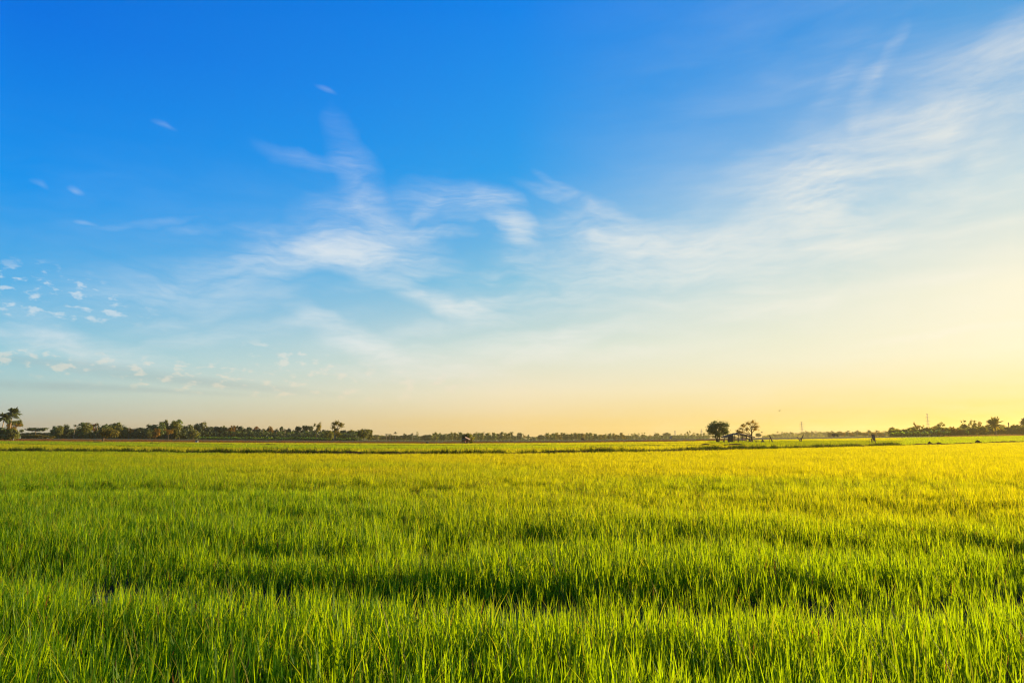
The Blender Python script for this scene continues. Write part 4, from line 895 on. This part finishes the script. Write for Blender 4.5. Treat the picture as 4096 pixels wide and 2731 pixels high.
def shed():
    b = at(2950, 1768, YH); zb = zg1(b.x, YH); e = empty('open_shed', (b.x, YH, zb))
    def q(x, y, dy=0.0): v = at(x, y, YH); return Vector((v.x - b.x, dy, v.z - zb))
    def top(x): return q(x, np.interp(x, [2888, 2905, 2925, 2945, 2965, 2985, 3012], [1745, 1740.5, 1735, 1731.5, 1734, 1738, 1744]))
    # sagging thatch, ragged along its edge
    r = np.random.default_rng(3); xs = np.linspace(2888, 3012, 26); V = []; Fs = []; prof = [(-1.3, -.34), (-1.34, -.22), (-.7, -.05), (0, .08), (.7, -.05), (1.34, -.22), (1.3, -.34), (.65, -.17), (0, -.05), (-.65, -.17)]
    for x in xs:
        t = top(x)
        for (dy, dz) in prof: V.append((t.x + r.normal(0, .05), dy + r.normal(0, .06), t.z + dz + r.normal(0, .05)))
    m = len(prof); n = len(xs)
    for i in range(n - 1):
        for k in range(m): Fs.append((i * m + k, (i + 1) * m + k, (i + 1) * m + (k + 1) % m, i * m + (k + 1) % m))
    Fs.append(tuple(range(m))); Fs.append(tuple((n - 1) * m + k for k in range(m))[::-1])
    obj('roof', mesh_np('roof', V, Fs, THATCH), e)
    for x in (2905, 2926, 2944, 2962, 2976, 2995, 3004):
        for dy in (-1.3, 1.2):
            t = top(x); f = q(x, 1769); xx = r.normal(0, .06)
            MB().tube([(f.x, dy, -.1), (f.x + xx * .5, dy, t.z * .5), (t.x + xx, dy, t.z - .3)], [.085, .075, .07], 6).build('post', WOOD, e)
    a = q(2905, 1744); c = q(2926, 1768)
    w = MB()
    for k in range(9):
        x0 = a.x + (c.x - a.x) * k / 9; w.box((x0 + .08, -1.1, (a.z + c.z) / 2), (.155, .05, (a.z - .15)), 0, .03)
    w.build('wall_panel', WOOD, e)
    p0 = q(2926, 1760); p1 = q(2974, 1760); f = MB()
    f.box(((p0.x + p1.x) / 2, -.1, p0.z), (p1.x - p0.x, 2.2, .10)); 
    for k in range(6): f.box((p0.x + (p1.x - p0.x) * (k + .5) / 6, -1.22, p0.z - .12), (.09, .09, .16))
    f.build('platform', WOOD, e)
    d0 = q(2976, 1747); d1 = q(2993, 1765); MB().tube([(d0.x, -1.35, d0.z), (d1.x, -1.5, d1.z)], .09, 6).build('brace', WOOD, e)
    s0 = q(2885, 1769); s1 = q(3008, 1769); MB().box(((s0.x + s1.x) / 2, 0, .03), (s1.x - s0.x, 3.4, .22), 0, .03).build('floor', SOIL, e)
    rail = q(2930, 1752); MB().tube([(rail.x, 1.15, rail.z), (q(2995, 1752).x, 1.2, rail.z + .05)], .05, 5).build('rail', WOOD, e)
    tag(e, 'open wooden shed with a sagging thatched roof between the round tree and the thin tree', 'shed')
    # things in and around it
    g = q(2950, 1765)
    def put(name, loc, label, cat): 
        o = empty(name, tuple(e.location + Vector(loc))); tag(o, label, cat); return o
    c = q(2964, 1762); o = put('folded_cloth', (c.x, -1.2, p0.z + .05), 'pinkish red cloth heaped on the platform of the open shed', 'cloth')
    V, F_ = lump(.75, .35, .30, 5); obj('fold', mesh_np('fold', V, F_, PINK, True), o)
    c = q(2990, 1768); o = put('straw_bundle', (c.x, -1.7, .12), 'dark upright bundle of straw leaning at the right posts of the open shed', 'bundle')
    V, F_ = lump(.50, .4, 1.15, 9); obj('straw', mesh_np('straw', V, F_, THATCH, True), o); MB().tube([(-.44, 0, .5), (0, -.4, .52), (.44, 0, .5)], .03, 5).build('tie', WOOD, o)
def lump(rx, ry, h, seed, nu=14, nv=7, p=.8):
    """irregular mound standing on z = 0"""
    r = np.random.default_rng(seed); V = []; Fs = []
    for j in range(nv):
        t = j / (nv - 1); rad = (1 - t) ** p if j < nv - 1 else 0.02
        for i in range(nu):
            a = i / nu * math.tau; k = 1 + r.normal(0, .10); V.append((rx * rad * k * math.cos(a), ry * rad * k * math.sin(a), h * t ** .8 * (1 + r.normal(0, .04)) - (.05 if j == 0 else 0)))
    for j in range(nv - 1):
        for i in range(nu): Fs.append((j * nu + i, j * nu + (i + 1) % nu, (j + 1) * nu + (i + 1) % nu, (j + 1) * nu + i))
    Fs.append(tuple((nv - 1) * nu + i for i in range(nu))); return V, Fs
shed()
def ground_at(x, Y): p = at(x, 1754, Y); return (p.x, Y, zg1(p.x, Y))
def frame_pts(e, Y):
    def q(x, y, dy=0.0): v = at(x, y, Y); return Vector((v.x - e.location.x, dy, v.z - e.location.z))
    return q
# post beside the tree
Y = 160; e = empty('carved_post', ground_at(2893, Y)); q = frame_pts(e, Y)
MB().tube([(0, 0, -.1), (0, 0, .95)], [.10, .08], 8).build('shaft', WOOD, e); MB().tube([(0, 0, .45), (0, 0, .62), (0, 0, .78)], [.10, .19, .1], 8).build('collar', WOOD, e); MB().tube([(0, 0, .95), (0, 0, 1.05), (0, 0, 1.2)], [.09, .16, .06], 8).build('cap', WOOD, e)
tag(e, 'short knobbed wooden post between the round tree and the open shed', 'post')
# crossed stakes, straw cone, A-frame, crossed poles
Y = 152; e = empty('crossed_stakes', ground_at(3025, Y)); q = frame_pts(e, Y)
for a, b in (((3018, 1757), (3028, 1776)), ((3030, 1758), (3021, 1776)), ((3024, 1754), (3026, 1776)), ((3034, 1761), (3027, 1776))): MB().tube([q(*b), q(*a)], .05, 5).build('stake', WOOD, e)
tag(e, 'cluster of short crossed stakes just right of the thin tree', 'stakes')
Y = 152; e = empty('straw_heap', ground_at(3050, Y)); V, F_ = lump(.66, .66, 1.15, 21, p=1.1); obj('heap', mesh_np('heap', V, F_, THATCH), e); MB().tube([(0, 0, .7), (.04, 0, 1.12)], [.06, .03], 5).build('pole', WOOD, e)
tag(e, 'small dark cone shaped straw heap on the grass rise', 'straw heap')
Y = 150; e = empty('leaning_pole_frame', ground_at(3086, Y)); q = frame_pts(e, Y)
MB().tube([q(3094, 1775), q(3078, 1741)], .13, 6).build('main_pole', WOOD, e); MB().tube([q(3080, 1775, .8), q(3081, 1750, .1)], .05, 5).build('prop', WOOD, e); MB().tube([q(3081, 1753, .1), q(3085, 1754, -.1)], .04, 5).build('crosspiece', WOOD, e)
tag(e, 'thick pole leaning left on a thin prop, alone on the grass rise', 'poles')
Y = 160; e = empty('crossed_poles', ground_at(3200, Y)); q = frame_pts(e, Y)
for a, b, rr in (((3214, 1736), (3201, 1771), .11), ((3188, 1745), (3206, 1771), .08), ((3194, 1756), (3208, 1757), .05), ((3197, 1764), (3204, 1752), .06), ((3207, 1765), (3203, 1752), .07)): MB().tube([q(*b), q(*a)], rr, 6).build('pole', WOOD, e)
tag(e, 'tangle of wooden poles crossing in a wide V shape', 'poles')
# board on two splayed legs
Y = 133; e = empty('signboard', ground_at(3493, Y)); q = frame_pts(e, Y)
MB().tube([q(3489.5, 1779), q(3486, 1752)], .10, 6).build('leg', WOOD, e); MB().tube([q(3502.5, 1779), q(3497.5, 1750)], .10, 6).build('leg', WOOD, e)
a = q(3485, 1738); b = q(3498.5, 1763); bd = MB()
for k in range(6): bd.box(((a.x + b.x) / 2 + .03 * k, -.1, a.z + (b.z - a.z) * (k + .5) / 6), (b.x - a.x + random.uniform(-.06, .06), .07, (a.z - b.z) / 6 - .012), 0, .015)
bd.build('board', WOOD, e)
c = q(3491, 1745); MB().box((c.x, -.16, c.z), (.26, .03, .42), 0, .04).build('faded_patch', solid('faded_paint', (.30, .22, .17), (.16, .11, .08)), e)
c = q(3493, 1751.5); MB().box((c.x, -.16, c.z), (.2, .03, .22), 0, .04).build('faded_patch', solid('faded_grey', (.26, .22, .16)), e)
MB().box(((a.x + b.x) / 2 + .05, 0, a.z + .06), (b.x - a.x + .1, .3, .10), 0, .02).build('cap_rail', WOOD, e)
tag(e, 'dark upright plank board on two splayed legs at the grassy bank', 'signboard')
e = empty('thin_stake', ground_at(3478, 133)); q = frame_pts(e, 133); MB().tube([q(3475.5, 1779), q(3481, 1754)], .025, 5).build('shaft', WOOD, e); MB().tube([q(3479, 1754), q(3483, 1754)], .02, 5).build('tip', WOOD, e); tag(e, 'thin stick stuck in the ground just left of the plank board', 'stake')
# low dark cart far off
def cart(x, Y, w, h, label):
    e = empty('farm_cart', ground_at(x, Y)); MB().box((0, 0, h * .62), (w, 1.2, h * .36), 0, .03).build('body', DARK, e)
    MB().box((-w * .28, 0, h * .88), (w * .4, 1.1, h * .24), 0, .03).build('load', THATCH, e)
    for sx in (-.34, .34): MB().tube([(w * sx, -.7, h * .25), (w * sx, -.55, h * .25)], h * .25, 12).build('wheel', WOOD, e)
    MB().tube([(w * .5, 0, h * .5), (w * .8, 0, h * .35)], .05, 5).build('shaft', WOOD, e); tag(e, label, 'cart')
cart(3341, 300, 2.3, 1.7, 'dark low farm cart in front of the brown grove')
cart(2331, 330, 1.3, 1.2, 'tiny dark farm cart on the dry strip below the far slender trees')
# small hut in the middle
def little_hut():
    Y = 205; e = empty('field_hut', ground_at(1868, Y)); q = frame_pts(e, Y); zb = 0
    a = q(1861, 1749); b = q(1880, 1758.5)
    vs = []; 
    for dy in (-1.2, 1.4):
        for p, dz in ((a, 0), (b, 0), (b, -.07), (a, -.07)): vs.append((p.x, dy, p.z + dz + (.25 if dy > 0 else 0)))
    MB().add(vs, [(0, 1, 2, 3), (4, 7, 6, 5), (0, 4, 5, 1), (1, 5, 6, 2), (2, 6, 7, 3), (3, 7, 4, 0)]).build('roof', solid('tin_roof', (.42, .30, .22), (.3, .18, .12)), e)
    c = q(1848, 1757); d = q(1862, 1755); MB().add([(c.x, -1, c.z), (d.x, -1, d.z), (d.x, 1.2, d.z + .2), (c.x, 1.2, c.z + .2), (c.x, -1, c.z - .08), (d.x, -1, d.z - .08), (d.x, 1.2, d.z + .12), (c.x, 1.2, c.z + .12)], [(0, 1, 2, 3), (4, 7, 6, 5), (0, 4, 5, 1), (1, 5, 6, 2), (2, 6, 7, 3), (3, 7, 4, 0)]).build('awning', THATCH, e)
    for x in (1850, 1855, 1862, 1873, 1879):
        t = q(x, np.interp(x, [1848, 1861, 1862, 1880], [1757, 1756, 1750, 1758.5])); MB().tube([(t.x, -1.0, -.1), (t.x, -1.0, t.z - .05)], .07, 6).build('post', solid('pale_post', (.36, .2, .14)) if x == 1873 else WOOD, e)
    w0 = q(1861, 1753); w1 = q(1872, 1757); MB().box(((w0.x + w1.x) / 2, 1.0, w1.z * .5), (w1.x - w0.x, .06, w1.z), 0, .02).build('back_wall', REDTIN, e)
    g = q(1867, 1757); MB().add([(w0.x, -1.1, q(1861, 1758).z), (q(1878, 1758.5).x, -1.1, q(1861, 1758).z), (w0.x, -1.1, w0.z)], [(0, 1, 2)]).build('gable', REDTIN, e)
    tag(e, 'little red walled field hut with a slanting tin roof under a tree', 'hut')
    o = empty('hanging_sack', tuple(e.location + Vector((q(1861, 1765).x, -1.15, q(1861, 1768).z)))); V, F_ = lump(.17, .15, .62, 33); obj('sack', mesh_np('sack', V, F_, PINK, True), o); MB().tube([(0, 0, .58), (.04, .1, .95)], .02, 5).build('cord', WOOD, o); tag(o, 'pale pink sack hanging at the front of the little red hut', 'sack')
    Yt = 209
    for x, w, y, k, lf, lb in ((1873, 48, 1728, 'round', 'olive', 'leafy yellow green tree right above the little red hut'), (1855, 22, 1742, 'dense', 'dark', 'narrow dark tree at the left side of the little red hut'), (1886, 18, 1752, 'bush', 'gold', 'small sunlit bush at the right side of the little red hut')):
        plant(k, lf, x, w, y, Yt, '', lb)
little_hut()
# small things on the dry strip
def box_hut(x, Y, w, h, front, side_, label, name):
    e = empty(name, ground_at(x, Y)); MB().box((-.12 * w, 0, h * .5), (w * .76, w * .8, h), 0, .01).build('body', front, e)
    MB().box((w * .38, 0, h * .48), (w * .24, w * .78, h * .96), 0, .01).build('side_panel', side_, e); MB().box((0, 0, h + .04), (w * 1.12, w * .95, .08)).build('lid', DARK, e); tag(e, label, 'box')
box_hut(788, 222, .72, .75, BLUE, WHITE, 'small blue and white box on the dry strip before the banana rows', 'pump_box')
box_hut(1709, 206, .72, .78, DARK, WHITE, 'small dark box with a white side left of the little red hut', 'pump_box')
e = empty('tarp_heap', ground_at(1687, 206)); V, F_ = lump(.50, .5, .62, 51); obj('cover', mesh_np('cover', V, F_, DARK, True), e); V, F_ = lump(.32, .3, .36, 52); o = obj('fold', mesh_np('fold', V, F_, DARK, True), e); o.location = (.55, -.1, .0); tag(e, 'dark rounded tarpaulin heap left of the dark and white box', 'heap')
e = empty('boundary_post', ground_at(53, 236)); MB().box((0, 0, .40), (.16, .16, .9)).build('shaft', WHITE, e); MB().box((0, 0, .87), (.20, .20, .07)).build('cap', WHITE, e); tag(e, 'short white boundary post in front of the palm thicket', 'post')
e = empty('spirit_house', ground_at(2683, 420)); MB().tube([(0, 0, -.1), (0, 0, .7)], .12, 6).build('pedestal', WHITE, e); MB().box((0, 0, 1.0), (.8, .7, .6)).build('house', WHITE, e); MB().add([(-.65, -.55, 1.3), (.65, -.55, 1.3), (.65, .55, 1.3), (-.65, .55, 1.3), (-.55, 0, 1.85), (.55, 0, 1.85)], [(0, 1, 5, 4), (2, 3, 4, 5), (1, 2, 5), (3, 0, 4), (3, 2, 1, 0)]).build('roof', PINK, e); tag(e, 'tiny shrine house with a pink roof on a post far behind the yellow plots', 'shrine')
# clods
for x, Yc, rx, h, lb in ((3717, 121, .42, .5, 'rounded clod of dark soil on the bank below the steel tower'), (3753, 122, .62, .36, 'flatter double clod of dark soil right of the rounded one'), (3910, 129, .55, .62, 'largest pointed clod of soil on the bank below the bushes'), (2822, 122, 1.2, .35, 'low spread heap of dug soil left of the grass rise'), (2940, 119, 2.2, .35, 'long low heap of dug soil in front of the open shed')):
    e = empty('soil_heap', ground_at(x, Yc)); e.location.z += .30; V, F_ = lump(rx, rx * .7, h, int(x), p=.6); obj('clod', mesh_np('clod', V, F_, SOIL), e); tag(e, lb, 'soil heap'); V, F_ = lump(rx * .4, rx * .35, h * .5, int(x) + 1); o = obj('crumb', mesh_np('crumb', V, F_, SOIL), e); o.location = (rx * 1.05, -.1, -.02)

# ------------------------------------------------------------------ pylons and masts
def pylon(x, ytop, Y, label, arms=4, wpx=20):
    e = empty('power_pylon', ground_at(x, Y)); H = at(x, ytop, Y).z - e.location.z; u = Y / F0; wb = 9 * u; wt = 2.6 * u; th = max(.10 * Y / 1000, .12) * 1.5
    def wd(t): return wb + (wt - wb) * min(1, t * 1.25) if t < .8 else wt
    tw = MB(); lv = np.linspace(0, 1, 11)
    for i in range(10):
        for sx in (-1, 1):
            for sy in (-1, 1):
                a, b = wd(lv[i]) / 2, wd(lv[i + 1]) / 2; tw.tube([(sx * a, sy * a, lv[i] * H), (sx * b, sy * b, lv[i + 1] * H)], th, 4)
            a, b = wd(lv[i]) / 2, wd(lv[i + 1]) / 2; tw.tube([(sx * a, -a, lv[i] * H), (-sx * b, -b, lv[i + 1] * H)], th * .7, 4)
    tw.build('tower', STEEL, e)
    for k in range(arms):
        z = H * (.99 - k * .155); w = wpx * u * (.55 if k == 0 else 1.0) / 2; am = MB()
        am.tube([(-w, 0, z), (0, 0, z + w * .12), (w, 0, z)], th * .9, 4); am.tube([(-w, 0, z), (0, 0, z - w * .22), (w, 0, z)], th * .6, 4); am.build('arm', STEEL, e)
    tag(e, label, 'power pylon')
pylon(3210, 1686, 1450, 'steel lattice power pylon above the crossed poles, the best seen')
pylon(3717, 1654, 1100, 'steel lattice power pylon behind the bananas at the field edge', wpx=18)
pylon(2807, 1716, 1800, 'small faint power pylon just left of the big round tree', 3, 13)
pylon(2701, 1721, 1800, 'small faint power pylon over the hazy row of domed trees', 2, 8)
def mast(x, ytop, Y, r_, label, red=False):
    e = empty('radio_mast', ground_at(x, Y)); H = at(x, ytop, Y).z - e.location.z
    MB().tube([(0, 0, 0), (0, 0, H)], [r_ * 1.2, r_ * .8], 5).build('pole', REDTIN if red else STEEL, e)
    MB().box((0, 0, H * .9), (r_ * (1.2 if red else 5), r_ * 2, r_ * 2)).build('antenna', REDTIN if red else STEEL, e); tag(e, label, 'mast')
mast(1935, 1724, 900, .16, 'thin radio mast right of the little red hut, the taller of the two'); mast(1938, 1726, 900, .14, 'thin radio mast right of the little red hut, the shorter of the two')
mast(2514, 1733, 1100, .2, 'thin mast in the gap of the far tree row'); mast(2620, 1726, 1100, .18, 'thin mast over the hazy row of sparse trees')
mast(4040, 1689, 420, .34, 'reddish pole above the bushes right of the fan palm', True)
# bird
def bird():
    p = at(3118, 1642.5, 150); e = empty('bird', tuple(p)); MB().tube([(-.16, 0, 0), (-.06, 0, .01), (.06, 0, .01), (.2, 0, .03)], [.015, .06, .055, .012], 7).build('body', FEATHER, e, True)
    for s in (-1, 1): MB().add([(.08, 0, .03), (-.07, 0, .03), (-.12, s * .36, .13), (.0, s * .40, .14), (.08, 0, .045), (-.07, 0, .045), (-.12, s * .36, .14), (.0, s * .40, .15)], [(0, 1, 2, 3), (4, 7, 6, 5), (0, 4, 5, 1), (1, 5, 6, 2), (2, 6, 7, 3), (3, 7, 4, 0)]).build('wing', FEATHER, e)
    MB().add([(-.14, -.02, 0), (-.14, .02, 0), (-.28, .06, .0), (-.28, -.06, .0), (-.14, -.02, .012), (-.14, .02, .012), (-.28, .06, .012), (-.28, -.06, .012)], [(0, 1, 2, 3), (4, 7, 6, 5), (0, 4, 5, 1), (1, 5, 6, 2), (2, 6, 7, 3), (3, 7, 4, 0)]).build('tail', FEATHER, e)
    e.rotation_euler = (0, 0, R(15)); tag(e, 'small dark bird flying low in the yellow sky', 'bird')
bird()

# ------------------------------------------------------------------ haze
def haze():
    m = bpy.data.materials.new('haze'); nt, N, L = nodes_of(m); out = N.new('ShaderNodeOutputMaterial'); v = N.new('ShaderNodeVolumePrincipled')
    v.inputs['Color'].default_value = (1.0, 0.88, 0.46, 1); v.inputs['Density'].default_value = 0.00016; v.inputs['Anisotropy'].default_value = 0.5
    L.new(v.outputs[0], out.inputs['Volume'])
    mb = MB(); mb.box((0, 1275, 18.5), (5200, 2650, 47)); o = mb.build('haze', m); tag(o, 'thin warm evening haze over the whole plain', 'haze', kind='stuff')
haze()
